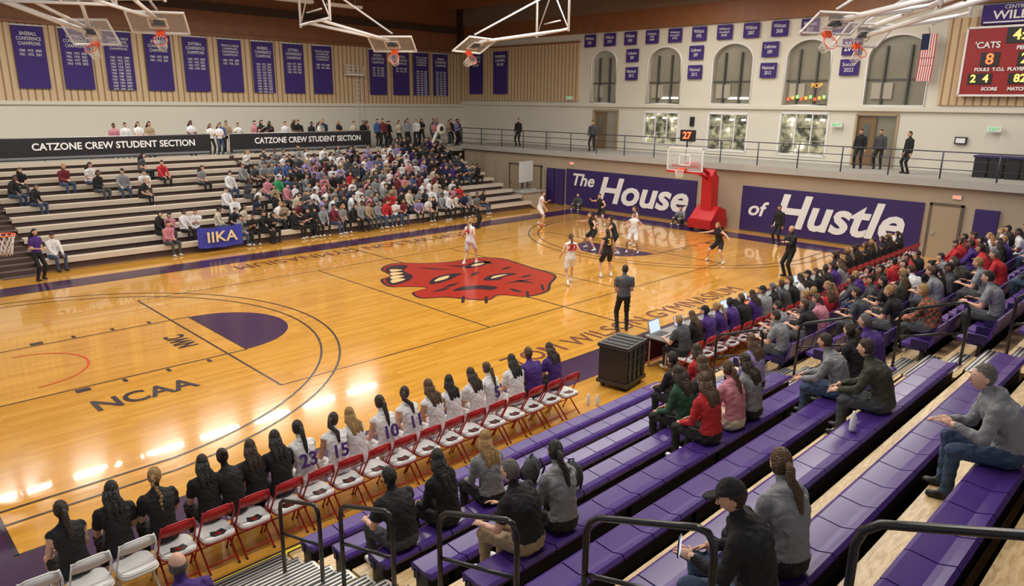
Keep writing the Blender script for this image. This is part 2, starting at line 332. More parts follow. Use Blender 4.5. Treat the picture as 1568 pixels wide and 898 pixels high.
# ---------------------------------------------------------------- room shell
b=MB(); b.b2(-20,20.3,-10.2,23.8,-.2,0,M_FLOOR); b.b2(-20,20.3,-22,-10.2,-.2,0,CONC); floor=b.obj('floor')
mk=MB()
def strip(a,c,w,z,m):
    a=V((a[0],a[1],0));c=V((c[0],c[1],0));d=(c-a).normalized();n=V((-d.y,d.x,0))*w/2; zz=V((0,0,z)); mk.poly([a-n+zz,c-n+zz,c+n+zz,a+n+zz],m)
def arc(cx,cy,r,a0,a1,w,z,m,n=40):
    for i in range(n):
        t0=math.radians(a0+(a1-a0)*i/n);t1=math.radians(a0+(a1-a0)*(i+1)/n)
        mk.poly([(cx+(r-w/2)*math.cos(t0),cy+(r-w/2)*math.sin(t0),z),(cx+(r+w/2)*math.cos(t0),cy+(r+w/2)*math.sin(t0),z),(cx+(r+w/2)*math.cos(t1),cy+(r+w/2)*math.sin(t1),z),(cx+(r-w/2)*math.cos(t1),cy+(r-w/2)*math.sin(t1),z)],m)
def rect(x0,x1,y0,y1,z,m): mk.poly([(x0,y0,z),(x1,y0,z),(x1,y1,z),(x0,y1,z)],m)
rect(-15.6,15.6,-8.7,-7.65,.003,PURP_F); rect(-15.6,15.6,7.65,8.75,.003,PURP_F); rect(-15.6,-14.35,-7.65,7.65,.003,PURP_F); rect(14.35,15.6,-7.65,7.65,.003,PURP_F)
for s in(-1,1):
    strip((-14.36,s*7.62),(14.36,s*7.62),.06,.005,LINEK); strip((s*14.33,-7.62),(s*14.33,7.62),.06,.005,LINEK)
    strip((-9,s*4.5),(9,s*4.5),.035,.005,LINEK); strip((s*9,-4.5),(s*9,4.5),.05,.005,LINEK); strip((s*3,-4.5),(s*3,4.5),.04,.005,LINEK)
    strip((s*14.33,1.83),(s*8.53,1.83),.04,.006,LINEK); strip((s*14.33,-1.83),(s*8.53,-1.83),.04,.006,LINEK); strip((s*8.53,-1.83),(s*8.53,1.83),.05,.006,LINEK)
    n=24; a0=-90 if s<0 else 90
    mk.poly([(s*8.53+1.8*math.cos(math.radians(a0+180*i/n)),1.8*math.sin(math.radians(a0+180*i/n)),.0045) for i in range(n+1)],PURP_F)
    for rr in (6.32,6.75):
        ym=6.25 if rr<6.5 else 6.7; th=math.degrees(math.asin(ym/rr)); c0=0 if s<0 else 180
        arc(s*12.75,0,rr,c0-th,c0+th,.05,.006,LINEK,60)
        xe=rr*math.cos(math.radians(th))
        for q in(-1,1): strip((s*(12.75-xe),q*ym),(s*14.33,q*ym),.05,.006,LINEK)
    arc(s*12.75,0,1.22,-90 if s<0 else 90,90 if s<0 else 270,.05,.006,REDL,24)
    for xx in (12.2,11.3,10.4,9.5):
        for q in(-1,1): rect(s*xx-.05,s*xx+(.22 if xx>12 else .03),q*2.0-.1,q*2.0+.1,.006,LINEK)
strip((0,-7.62),(0,7.62),.05,.005,LINEK)
mk.obj('court_lines',floor)
lg=MB()
def cat(pts,sub=5):
    n=len(pts);o=[]
    for i in range(n):
        p0,p1,p2,p3=[V((*pts[(i+k)%n],0)) for k in(-1,0,1,2)]
        for t in range(sub):
            t/=sub; q=.5*((2*p1)+(p2-p0)*t+(2*p0-5*p1+4*p2-p3)*t*t+(3*p1-p0-3*p2+p3)*t**3); o.append((q.x,q.y))
    return o
def blob(pts,m,z,sm=True): lg.poly([(x,y,z) for x,y in (cat(pts) if sm else pts)],m)
OUTL=[(-2.4,.9),(-2.1,1.8),(-1.5,2.1),(-1.2,3.1),(-.3,3.6),(.5,2.9),(1.2,2.5),(1.6,2.4),(2.6,2.3),(3.2,1.6),(3.1,.6),(2.9,-.5),(2.7,-1.6),(1.7,-2.3),(.9,-2.9),(0,-2.9),(-.5,-2.2),(-1.1,-2.4),(-1.5,-2.0),(-1.9,-1.3),(-2.5,-.9),(-2.3,-.2),(-1.6,0),(-2.0,.5)]
blob([(x*1.035,y*1.03) for x,y in OUTL],LINEK,.0065); blob(OUTL,LOGOR,.008)
blob([(-2.3,1.0),(-2.0,1.8),(-1.5,2.1),(-1.2,3.0),(-.5,3.4),(-.2,3.0),(-.8,2.4),(-1.0,1.6),(-1.6,1.1)],LINEK,.010)
for q in range(4): blob([(-2.1+.3*q,1.2+.45*q),(-1.95+.3*q,1.55+.45*q),(-1.6+.25*q,1.6+.4*q),(-1.5+.25*q,1.35+.4*q)],LOGOW,.012)
blob([(-1.3,.25),(-.7,.85),(.1,1.0),(.5,.75),(0,.5),(-.6,.25)],LINEK,.010); blob([(-.95,.45),(-.55,.75),(-.05,.8),(-.4,.5)],LOGOW,.012)
blob([(.4,-.5),(1.0,-.15),(1.7,-.25),(1.9,-.6),(1.3,-.6),(.8,-.8)],LINEK,.010); blob([(.75,-.5),(1.1,-.3),(1.6,-.4),(1.2,-.5)],LOGOW,.012)
blob([(-1.3,-.9),(-.7,-.7),(-.1,-1.0),(.1,-1.5),(-.3,-1.65),(-.5,-1.3),(-.9,-1.1)],LINEK,.010)
blob([(1.1,1.3),(1.9,1.8),(2.6,1.5),(2.2,1.3),(1.7,1.15)],LINEK,.010); blob([(1.5,1.4),(1.9,1.6),(2.2,1.45),(1.8,1.3)],LOGOW,.012)
for a,c in (((-.2,2.6),(.6,1.4)),((.4,.2),(1.2,.6)),((2.6,.4),(1.9,.2)),((-.4,-.2),(-1.3,-.4)),((.6,-1.3),(1.8,-1.5)),((2.3,-1.0),(1.5,-1.1)),((.9,2.2),(1.4,1.2)),((2.5,2.0),(2.3,1.0)),((-1.9,-.6),(-1.0,-.5)),((.2,-2.6),(.3,-1.8)),((1.4,-2.0),(1.2,-1.2))):
    d=(V(c)-V(a)); nn_=V((-d.y,d.x)).normalized()*.11; blob([(a[0],a[1]),(a[0]+d.x*.5+nn_.x,a[1]+d.y*.5+nn_.y),(c[0],c[1]),(a[0]+d.x*.5-nn_.x,a[1]+d.y*.5-nn_.y)],LINEK,.010,False)
for q in ((-1.5,-1.6),(-1.0,-2.1),(.4,-2.5),(1.4,-2.2)):
    blob([(q[0],q[1]),(q[0]-.5,q[1]-.55),(q[0]-.42,q[1]-.6),(q[0]+.08,q[1]-.05)],LINEK,.011,False)
lg.obj('court_logo',floor)
text('TOM WILSON GYMNASIUM',.8,(.7,-6.85,.008),(0,0,0),TXTF,floor,'sideline_lettering',ext=.001,fit=(10.5,.62))
text('TOM WILSON GYMNASIUM',.8,(.5,6.8,.008),(0,0,math.pi),TXTF,floor,'sideline_lettering',ext=.001,fit=(11.,.7))
text('NCAA',.8,(-11.25,-3.1,.008),(0,0,.0),LINEK,floor,'ncaa_lettering',ext=.001,off=.015,fit=(1.95,.62))
text('NWC',.8,(-9.45,-.15,.008),(0,0,H90),LINEK,floor,'nwc_lettering',ext=.001,off=.02,fit=(1.1,.5))

b=MB(); b.b2(-20,20.2,23.5,23.8,0,5.6,CREAM); b.b2(-20,20.2,23.5,23.8,5.6,9.25,M_SLAT); b.b2(-20,20.2,23.5,23.8,9.25,12.6,BROWN)
b.obj('wall_north')
b=MB(); b.b2(-20,20,23.38,23.5,5.5,5.68,CREAM); b.b2(-20,20,23.3,23.5,9.2,9.32,BROWN); b.b2(-20,20,23.3,23.5,10.5,10.9,DBROWN); b.obj('trim_1')
def arch(yc,w,z0,z1,n=14):
    r=w/2; P=[(yc-r,z0),(yc+r,z0)]; zs=z1-r*.75
    for i in range(n+1):
        a=math.pi*i/n; P.append((yc+r*math.cos(a),zs+.75*r*math.sin(a)))
    return P
wallE=MB(); wallE.b2(20,20.3,-22,23.5,0,12.6,CREAM); we=wallE.obj('wall_east')
cut=MB(); WIN=[(10.4,1.9),(6.1,2.2),(1.9,2.3),(-2.1,2.2),(-6.15,2.6)]
for yc,w in WIN: cut.prism([(19.5,y,z) for y,z in arch(yc,w,5.9,8.95)],(1.5,0,0),CREAM)
LOW=[(10.1,1.9,3.15,5.45,'door'),(6.1,2.3,3.65,5.4,'win'),(1.9,2.3,3.5,5.4,'win'),(-2.2,2.4,3.5,5.5,'win'),(-5.6,1.8,3.15,5.5,'door')]
for yc,w,z0,z1,k in LOW: cut.b2(19.5,21,yc-w/2,yc+w/2,z0,z1,CREAM)
co_=cut.obj('cutter'); bm_=we.modifiers.new('b','BOOLEAN'); bm_.object=co_; bm_.solver='EXACT'; bm_.operation='DIFFERENCE'
dg=bpy.context.evaluated_depsgraph_get(); nm=bpy.data.meshes.new_from_object(we.evaluated_get(dg)); we.modifiers.clear(); we.data=nm; bpy.data.objects.remove(co_)
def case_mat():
    m=bpy.data.materials.new('trophy_case_glow'); m.use_nodes=True; nt=m.node_tree; bs=nt.nodes['Principled BSDF']
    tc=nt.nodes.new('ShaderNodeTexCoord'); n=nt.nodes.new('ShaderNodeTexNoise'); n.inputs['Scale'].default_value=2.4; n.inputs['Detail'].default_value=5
    cr=nt.nodes.new('ShaderNodeValToRGB'); cr.color_ramp.elements[0].position=.38; cr.color_ramp.elements[0].color=(.05,.05,.035,1); e=cr.color_ramp.elements[1]; e.position=.62; e.color=(.42,.40,.27,1); e=cr.color_ramp.elements.new(.68); e.color=(.95,.93,.75,1)  # pale ramp stops paint the case lights and their reflections, emitted as glow
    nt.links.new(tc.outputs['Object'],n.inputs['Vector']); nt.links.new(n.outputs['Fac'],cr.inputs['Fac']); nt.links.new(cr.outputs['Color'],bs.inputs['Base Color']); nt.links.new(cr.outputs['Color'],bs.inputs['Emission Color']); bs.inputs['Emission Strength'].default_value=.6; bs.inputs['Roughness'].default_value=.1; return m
CASE=case_mat(); HALL=mat('corridor_wall_glow',(.2,.18,.13),.2,emit=(.5,.48,.35),es=.10,noise=.4,nscale=.7)  # weak emission stands in for light on the corridor wall
HIT=mat('corridor_light',(1,1,1),.5,emit=(1,.95,.8),es=1.6)
for i,(yc,w) in enumerate(WIN):
    b=MB(); b.b2(20.27,20.3,yc-w/2-.1,yc+w/2+.1,5.8,9.0,HALL)
    P=arch(yc,w,5.9,8.95); b.tube([(19.99,y,z) for y,z in P],.05,WHITE,6,closed=True)
    b.b2(19.97,20.02,yc-w/2,yc+w/2,5.82,5.92,WHITE)
    for q in (-.18,.22): b.b2(20.1,20.26,yc+q*w-.04,yc+q*w+.04,5.9,8.5,mat('dark_mullion',(.08,.08,.07),.4))
    b.b2(20.2,20.26,yc-w/2,yc+w/2,7.0,7.08,MATS['dark_mullion']); b.b2(20.15,20.26,yc+.05*w,yc+.4*w,6.2,6.9,mat('corridor_board',(.4,.37,.3),.6))
    if i in (1,2): b.b2(20.2,20.26,yc-w*.4,yc+w*.1,6.15,6.25,HIT)
    b.obj('window_%d'%(i+1))
b=MB()
for i in range(9): b.b2(20.05,20.1,-1.2-.22*i,-1.2-.22*i-.12,6.1+.05*(i%3),6.25+.05*(i%3),mat('neon_'+'rog'[i%3],[(1,.1,.05),(1,.4,.05),(.3,.9,.2)][i%3],.5,emit=[(1,.1,.05),(1,.4,.05),(.3,.9,.2)][i%3],es=1.0))
cn=b.obj('concession_neon_sign'); text('POP',.3,(20.08,-2.6,6.8),R_E,MATS['neon_o'],cn,'neon_letters')
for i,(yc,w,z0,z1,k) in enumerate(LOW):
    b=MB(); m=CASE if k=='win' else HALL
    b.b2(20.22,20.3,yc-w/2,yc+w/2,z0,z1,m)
    fr=mat('door_frame_tan',(.4,.3,.18),.5) if k=='door' else WHITE
    for yy in(yc-w/2,yc+w/2): b.b2(19.96,20.05,yy-.05,yy+.05,z0,z1,fr)
    b.b2(19.96,20.05,yc-w/2,yc+w/2,z1-.04,z1+.08,fr)
    if k=='win':
        b.b2(19.96,20.05,yc-w/2,yc+w/2,z0-.06,z0+.04,fr)
        for q in (-.17,.17): b.b2(20.0,20.05,yc+q*w-.025,yc+q*w+.025,z0,z1,fr)
        for q in (-.35,-.05,.3): b.b2(20.15,20.2,yc+q*w-.12,yc+q*w+.12,z1-.35,z1-.25,HIT)
        for q in (.33,.66): b.b2(20.12,20.2,yc-w/2,yc+w/2,z0+(z1-z0)*q,z0+(z1-z0)*q+.03,MATS['corridor_board'])
    else:
        b.b2(20.1,20.15,yc+.05,yc+w/2-.08,z0,z1-.1,mat('door_leaf',(.2,.12,.06),.4)); b.b2(20.08,20.1,yc+.3,yc+.55,z0+1,z1-.4,WGL)
    b.obj(('window_%d'%(i+6)) if k=='win' else ('door_%d'%(i+1)))
b=MB(); b.b2(19.9,19.995,12.3,23.4,5.95,9.45,M_SLAT); b.b2(19.9,19.995,-22,-8.0,5.95,9.45,M_SLAT); b.obj('wood_panel_east')
b=MB(); b.b2(19.85,20,-22,23.5,5.66,5.84,CREAM); b.b2(19.85,20,12.3,23.5,9.45,9.55,BROWN); b.b2(19.8,20,-22,23.5,9.95,11.0,BROWN); b.b2(19.7,20,-22,23.5,11.0,12.6,CEIL); b.obj('trim_2')
b=MB(); b.b2(19.5,20,23.0,23.5,9.25,12.6,DBROWN); b.obj('trim_3')
b=MB(); b.b2(-20,20.3,-22,23.8,12.6,12.8,CEIL)
for x in range(-18,20,6): b.b2(x-.18,x+.18,-22,23.5,11.9,12.6,BROWN)
b.obj('ceiling')
b=MB(); b.b2(16.5,16.8,-22,19.2,0,2.85,TANW); b.obj('wall_lower_east')
b=MB(); b.b2(16.2,20,-22,19.2,2.85,3.15,CONC); b.b2(14.2,20,19.2,23.5,2.7,3.0,CONC); b.b2(-20,14.2,19.2,23.5,2.7,3.0,CONC); b.obj('mezzanine_floor')
def railing(name,p0,p1,h=1.05,step=1.9,bars=3,m=RAILB):
    b=MB(); p0=V(p0);p1=V(p1);L=(p1-p0).length;n=max(1,int(L/step))
    for i in range(n+1):
        p=p0.lerp(p1,i/n); b.tube([p,p+V((0,0,h))],.03,m,6)
    for k in range(bars):
        z=h*(1-k*.32); b.tube([p0+V((0,0,z)),p1+V((0,0,z))],.026 if k==0 else .018,m,6)
    return b.obj(name)
railing('balcony_railing',(16.3,-21,3.15),(16.3,19.2,3.15)); railing('balcony_railing',(14.3,19.3,3.0),(16.3,19.3,3.15))
def sign(name,y0,y1,z0,z1):
    b=MB(); b.b2(16.42,16.49,y0,y1,z0,z1,PURP_S); return b.obj(name)
s1=sign('wall_sign_house',10.0,1.3,.06,2.15)
text('The',.9,(16.40,8.75,1.55),R_E,WHITE,s1,off=.02,shear=.25,fit=(1.6,.7))
text('House',1.6,(16.40,4.75,1.1),R_E,WHITE,s1,off=.045,shear=.25,fit=(5.9,1.45))
s2=sign('wall_sign_hustle',-1.2,-9.1,.06,2.15)
text('of',.9,(16.40,-1.95,1.1),R_E,WHITE,s2,off=.02,shear=.25,fit=(1.0,.7))
text('Hustle',1.6,(16.40,-5.6,1.1),R_E,WHITE,s2,off=.045,shear=.25,fit=(5.6,1.55))
for y0,y1 in ((11.5,10.9),(10.75,10.15),(-10.9,-11.7)):
    b=MB(); b.b2(16.35,16.49,y0,y1,.05,2.1,PURP_S); b.obj('wall_pad')
for i,y in enumerate((-9.9,14.2,12.6)):
    b=MB(); b.b2(16.42,16.49,y-.5,y+.5,0,2.1,mat('door_beige',(.36,.28,.19),.5)); 
    for q in(-.55,.55): b.b2(16.40,16.49,y+q-.05,y+q+.05,0,2.18,mat('door_frame_dark',(.12,.09,.07),.5))
    b.b2(16.40,16.49,y-.6,y+.6,2.1,2.2,MATS['door_frame_dark']); b.b2(16.36,16.42,y+.3,y+.4,.95,1.05,STEEL); b.obj('door_%d'%(i+10))
def big_banner(x,k):
    b=MB(); b.b2(x,x+1.3,23.36,23.4,6.25,9.1,PURP_B); b.tube([(x-.05,23.37,9.1),(x+1.35,23.37,9.1)],.03,WHITE,6); o=b.obj('championship_banner')
    text(['BASEBALL','SOFTBALL','TRACK & FIELD\nCHAMPIONS'][k%3]+'\nCONFERENCE\nCHAMPIONS',.2,(x+.65,23.34,8.5),R_N,WHITE,o,fit=(1.0,.6))
    rows=[2,4,11][ [0,1,2,0,1,0,2,1,0,1,0,2,2][k%13] ]
    text('\n'.join('19%02d  19%02d  20%02d'%(60+i,75+i,i) for i in range(rows)),.15,(x+.65,23.34,8.05-rows*.09),R_N,WHITE,o,ls=1.0,fit=(.9,rows*.15))
for k in range(9): big_banner(-7.5+1.93*k,k)
for k,x in enumerate((12.0,13.85,15.55,17.25)): big_banner(x,9+k)
for k,y in enumerate((22.5,20.0)):
    b=MB(); b.b2(19.82,19.86,y,y-1.4,6.4,9.2,PURP_B); o=b.obj('championship_banner'); text('CONFERENCE\nCHAMPIONS\n1998 2001',.2,(19.8,y-.7,8.6),R_E,WHITE,o,fit=(1.05,.7))
def small_banner(y,z,s):
    b=MB(); b.b2(19.86,19.9,y-.43,y+.43,z-.36,z+.36,PURP_B); o=b.obj('small_title_banner'); text(s,.2,(19.84,y,z),R_E,WHITE,o,fit=(.62,.42))
yrs=['1961','1970','1981','1987\n1988','Football\n1992','1995','Football\n2002','2007','2008','2010','2017']
for i in range(11): small_banner(11.45-1.5*i,9.5,'Wildcats\n'+yrs[i])
for y in (8.25,4.05,-.15): small_banner(y,8.55,'Conference\n2009'); small_banner(y,7.55,'National\n2012')
small_banner(-4.1,8.5,'2016'); small_banner(-4.1,7.6,'Soccer\n2022')
for x0,x1 in ((-9.6,-.4),(.6,9.2)):
    b=MB(); b.b2(x0,x1,19.3,19.36,3.15,4.1,BLACK); b.tube([(x0,19.33,4.12),(x1,19.33,4.12)],.03,STEEL,6)
    for q in range(6):
        xx=x0+(x1-x0)*q/5; b.tube([(xx,19.38,2.9),(xx,19.38,4.1)],.025,STEEL,6)
    b.b2(x0+.1,x1-.1,19.28,19.3,3.2,3.3,mat('banner_grey',(.2,.2,.22),.7)); o=b.obj('student_section_banner')
    text('CATZONE CREW STUDENT SECTION',.5,((x0+x1)/2+.3,19.27,3.72),R_N,WHITE,o,off=.012,fit=((x1-x0)*.76,.32))
sb=MB(); sb.b2(19.6,19.89,-8.8,-13.2,6.35,9.0,mat('scoreboard_red',(.30,.012,.015),.4)); 
for z in (6.35,9.0): sb.b2(19.57,19.6,-8.8,-13.2,z-.04,z+.04,WHITE)
sb.b2(19.57,19.6,-8.76,-8.84,6.35,9,WHITE)
for (y,z,w,h) in ((-10.9,8.65,1.4,.6),(-9.75,7.75,.65,.55),(-10.95,7.75,.5,.55),(-12.1,7.75,.6,.55),(-9.5,7.0,.85,.42),(-10.9,7.0,.8,.42),(-12.3,7.0,.8,.42)): sb.b2(19.56,19.6,y-w/2,y+w/2,z-h/2,z+h/2,BLACK)
so=sb.obj('scoreboard')
LRED=mat('led_red',(1,.1,.03),.5,emit=(1,.12,.04),es=2.5); LAM=mat('led_amber',(1,.6,.1),.5,emit=(1,.55,.1),es=2)
for s,y,z,sz,m in (('4:01',-10.9,8.65,.56,LAM),("'CATS",-9.6,8.3,.34,WHITE),('8',-9.75,7.75,.6,LRED),('PERIOD',-10.95,8.17,.2,WHITE),('VISITOR',-12.2,8.2,.26,WHITE),('2',-10.95,7.75,.55,LAM),('10',-12.1,7.75,.55,LRED),('2  4',-9.5,7.0,.42,LAM),('82',-10.9,7.0,.42,LAM),('3 5',-12.3,7.0,.42,LAM),('FOULS  T.O.L  PLAYER FOUL',-10.4,7.36,.18,WHITE),('SCORE       MATCH',-10.4,6.6,.18,WHITE)):
    text(s,sz,(19.54,y,z),R_E,m,so,off=.008)
b=MB(); b.b2(19.6,19.89,-9.2,-13.2,9.1,9.85,PURP_B); b.b2(19.57,19.6,-9.3,-13.1,9.15,9.2,WHITE); o=b.obj('wildcats_sign'); text('CENTRAL',.2,(19.55,-10.4,9.72),R_E,WHITE,o); text('WILDCATS',.5,(19.55,-10.9,9.42),R_E,WHITE,o,off=.01,fit=(2.6,.33))
fl=MB(); fl.tube([(19.9,-7.3,8.9),(19.3,-7.4,9.1)],.02,STEEL,6)
for i in range(13):
    m=RED if i%2==0 else WHITE
    for j in range(6):
        fl.box((19.5-.05*math.sin(j*1.2),-7.15-.045*i-.02*math.sin(j),8.7-.32*j),(.02,.045,.33),m if not (j<2 and i<7) else SH['navy'])
fl.obj('american_flag')
for y,z in ((12.9,6.05),(-10.3,4.9),(-3.9,4.9)):
    b=MB(); b.b2(19.75,19.84,y-.25,y+.25,z,z+.22,WHITE); o=b.obj('exit_sign'); text('EXIT',.2,(19.73,y,z+.11),R_E,mat('exit_green',(.1,.5,.2),.5,emit=(.1,.7,.2),es=.5),o)
for y in (9.6,.3,-10.2):
    b=MB(); b.b2(16.42,16.49,y-.15,y+.15,2.4,2.55,WHITE); o=b.obj('exit_sign'); text('EXIT',.13,(16.40,y,2.475),R_E,LRED,o)
b=MB(); b.b2(19.85,19.98,-8.9,-9.35,4.35,4.65,BLACK); b.b2(19.83,19.85,-8.95,-9.3,4.4,4.6,WHITE); b.obj('framed_notice')
b=MB(); b.b2(19.9,19.98,3.9,4.15,4.7,5.2,BLACK); b.b2(19.9,19.98,3.9,4.15,3.9,4.4,BLACK); b.obj('wall_speaker')
b=MB()
for q in range(4): b.b2(18.2,19.0,-10.6-.55*q,-10.15-.55*q,3.15,4.0,BLACK); b.b2(18.15,19.05,-10.65-.55*q,-10.1-.55*q,3.95,4.02,PURP_S)
b.obj('waste_bins')
b=MB()
for q in range(9): b.tube([(16.2,-11.9-.18*q,0),(16.2,-11.9-.18*q,1.0)],.02,STEEL,6)
b.tube([(16.2,-11.8,1.0),(16.2,-13.4,1.0)],.025,STEEL,6); b.obj('crowd_barrier')
b=MB(); b.b2(10.1,11.3,23.0,23.35,7.4,7.5,WHITE)
for z in (7.6,7.8,8.0): b.tube([(10.1,23.0,z),(11.3,23.0,z)],.02,WHITE,6); b.tube([(10.1,23.0,z),(10.1,23.35,z)],.02,WHITE,6)
for x in (10.1,10.5,10.9,11.3): b.tube([(x,23.0,7.5),(x,23.0,8.0)],.02,WHITE,6)
b.obj('camera_platform')
b=MB()
for x in (10.9,11.25): b.tube([(x,23.3,3.0),(x,23.3,7.4)],.02,WHITE,6)
for k in range(15): b.tube([(10.9,23.3,3.2+.28*k),(11.25,23.3,3.2+.28*k)],.014,WHITE,6)
b.obj('wall_ladder')

# ---------------------------------------------------------------- far bleachers
b=MB(); D=.8; RZ=.27; NJ=11
for j in range(NJ):
    y=10.6+D*j; z=.42+RZ*j
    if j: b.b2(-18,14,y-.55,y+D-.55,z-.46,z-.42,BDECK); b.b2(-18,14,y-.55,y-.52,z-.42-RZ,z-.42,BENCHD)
    for x0,x1 in ((-18,-11.4),(-10.3,.1),(.35,14)):
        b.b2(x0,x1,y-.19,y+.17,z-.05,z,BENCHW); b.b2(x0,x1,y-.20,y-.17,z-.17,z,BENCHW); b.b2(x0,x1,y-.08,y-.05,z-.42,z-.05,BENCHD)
b.b2(-18,14,19.15,19.2,2.4,3.0,BENCHD)
b.prism([(14.02,10.05,0),(14.02,19.15,0),(14.02,19.15,2.7)],(.03,0,0),BENCHD)
for j in range(NJ*2): b.b2(-11.4,-10.3,10.0+j*D/2,10.0+j*D/2+.42,0 if j<2 else .135*j-.14,.135*j+.02,BENCHD)
b.obj('far_bleachers')
t=MB(); t.tube([(0,0,0),(.25,0,-.1),(.35,0,-.45),(.1,0,-.7),(-.3,0,-.55),(-.35,0,-.1),(-.15,.0,.25),(-.05,-.15,.5),(0,-.3,.62)],[.03,.04,.05,.06,.07,.08,.10,.13,.19],mat('brass_white',(.75,.72,.66),.2),12)
t.ell((0,-.36,.66),(.32,.08,.32),MATS['brass_white'],None,16,8,keep=lambda q:q.y<.3); t.ell((0,-.42,.66),(.16,.05,.16),DARK,None,12,6)
t.obj('sousaphone',loc=(12.6,17.2,3.6))
b=MB(); b.b2(-.7,.7,-.03,.03,.5,1.7,mat('whiteboard',(.62,.66,.66),.3)); 
for x in(-.65,.65): b.tube([(x,0,0),(x,0,1.7)],.025,STEEL,6); b.tube([(x,-.3,.02),(x,.3,.02)],.025,STEEL,6)
b.obj('whiteboard_stand',loc=(15.0,11.9,.82),rz=.2); 
b=MB(); b.b2(14.2,15.9,11.3,12.6,0,.8,TANW); b.b2(14.15,16.0,11.2,12.7,.76,.82,CONC); b.obj('camera_riser')
b=MB(); n=12; vs=[];fs=[]
for i in range(n+1):
    for j in range(5): vs.append((-5.0+1.75*i/n,10.0+.05*math.sin(i*1.3+j*.5),1.02-.2*j-.05*math.sin(math.pi*i/n)))
for i in range(n):
    for j in range(4): fs.append((i*5+j,(i+1)*5+j,(i+1)*5+j+1,i*5+j+1))
b.add(vs,fs,mat('flag_blue',(.04,.045,.36),.7),True); o=b.obj('fraternity_flag'); text('IIKA',.6,(-4.1,9.9,.6),R_N,mat('flag_gold',(.75,.6,.3),.6),o,off=.01,fit=(1.2,.42))

# ---------------------------------------------------------------- near bleachers
def rowy(k): return -10.6-.8*k
def near_section(name,x0,x1,ks,chairs=False):
    b=MB()
    for k in ks:
        y=rowy(k); zt=.45+.3*k; zd=.05+.3*k
        b.b2(x0,x1,y-.25,y+.55,zd-.04,zd,M_PLY); b.b2(x0,x1,y+.52,y+.55,zd-.3,zd,M_PLY if k else BLACK)
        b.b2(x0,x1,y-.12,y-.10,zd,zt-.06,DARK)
        if not chairs:
            n=int(round((x1-x0)/.47)); w=(x1-x0)/n
            for i in range(n):
                a=x0+i*w+.008; c=x0+(i+1)*w-.008
                P=[(y+.165,zt-.11),(y+.185,zt-.02),(y+.15,zt),(y-.04,zt-.018),(y-.09,zt-.004),(y-.15,zt+.016),(y-.18,zt-.015),(y-.165,zt-.06),(y+.12,zt-.06)]
                b.prism([(a,p,q) for p,q in P],(c-a,0,0),PURPLE)
                b.b2(a,a+.05,y+.09,y+.14,zt-.17,zt-.08,BLACK)
            b.b2(x0,x1,y+.06,y+.09,zt-.16,zt-.05,PURP_D)
            x=x0+.3
            while x<x1: 
                b.b2(x-.04,x+.04,y-.12,y+.12,zt-.30,zt-.06,BLACK); x+=1.88
            for xe in (x0+.05,x1-.05): b.b2(xe-.04,xe+.04,y-.10,y+.10,zd,zt-.06,BLACK)
        else:
            n=int((x1-x0)/.52); w=(x1-x0)/n
            for i in range(n):
                a=x0+i*w+.03; c=x0+(i+1)*w-.03
                P=[(y+.22,zt-.06),(y+.23,zt),(y-.12,zt-.03),(y-.2,zt+.1),(y-.27,zt+.38),(y-.30,zt+.38),(y-.24,zt+.06),(y-.16,zt-.08)]
                b.prism([(a,p,q) for p,q in P],(c-a,0,0),PURPLE)
                b.b2(a-.025,a-.005,y-.18,y+.08,zt-.08,zt+.10,PURP_D); b.b2(a-.025,a-.005,y-.14,y-.08,zt-.38,zt-.05,BLACK)
    return b.obj(name)
near_section('near_bleacher_benches',-11.75,-3.9,range(0,10))
near_section('near_bleacher_benches',-18,-13.05,range(0,9))
near_section('near_bleacher_chair_section',-2.5,16.0,range(1,12),True)
def aisle(x0,x1,n):
    b=MB()
    for k in range(0,n):
        y=rowy(k); zd=.05+.3*k
        b.b2(x0,x1,y-.25,y+.55,zd-.3,zd,M_PLY); b.b2(x0+.03,x1-.03,y-.25,y+.13,zd,zd+.15,M_PLY)
        for (yy,zz) in ((y+.13,zd+.15),(y+.55,zd)):
            b.b2(x0+.02,x1-.02,yy-.2,yy+.015,zz,zz+.012,STEEL)
            for q in (.04,.10,.16): b.b2(x0+.05,x1-.05,yy-q-.012,yy-q+.012,zz+.012,zz+.018,BLACK)
            b.b2(x0+.02,x1-.02,yy+.0,yy+.02,zz-.03,zz+.013,BLACK)
    b.b2(x0-.3,x1+.4,rowy(0)+.56,rowy(0)+.66,0,.012,YEL); b.b2(x0-.3,x1+.4,rowy(0)+.66,rowy(0)+.70,0,.012,BLACK)
    return b.obj('aisle_steps')
aisle(-13.02,-11.78,10); aisle(-3.87,-2.53,10)
def handrail(x,y,z,h0):
    b=MB(); s=.375; L=.72
    def P(t,h): return V((0,-t,t*s+h))
    pts=[V((0,0,-h0)),P(0,-.35),P(0,-.12),P(.03,-.04),P(.10,0)]+[P(.1+L*i/6,0) for i in range(1,7)]+[P(L+.17,-.03),P(L+.21,-.1),P(L+.22,-.2),P(L+.22,-h0)]
    b.tube(pts,.024,RAILK,10)
    b.tube([P(0,-.45),P(.1,-.45),P(L+.22,-.50)],.018,RAILK,8)
    for t in (0,L+.22): b.box(P(t,-h0+.01),(.12,.12,.02),RAILK)
    return b.obj('aisle_handrail',loc=(x,y,z))
for y,dz in ((-10.7,0),(-12.1,0.03),(-13.75,.08),(-15.35,.17),(-17.02,.28)):
    k=(-10.6-y)/.8; handrail(-12.1,y,.3*k+1.22+dz,1.1+dz)
for y in (-11.3,-12.9,-14.5,-16.0):
    k=(-10.6-y)/.8; handrail(-3.2,y,.3*k+1.22,1.1)

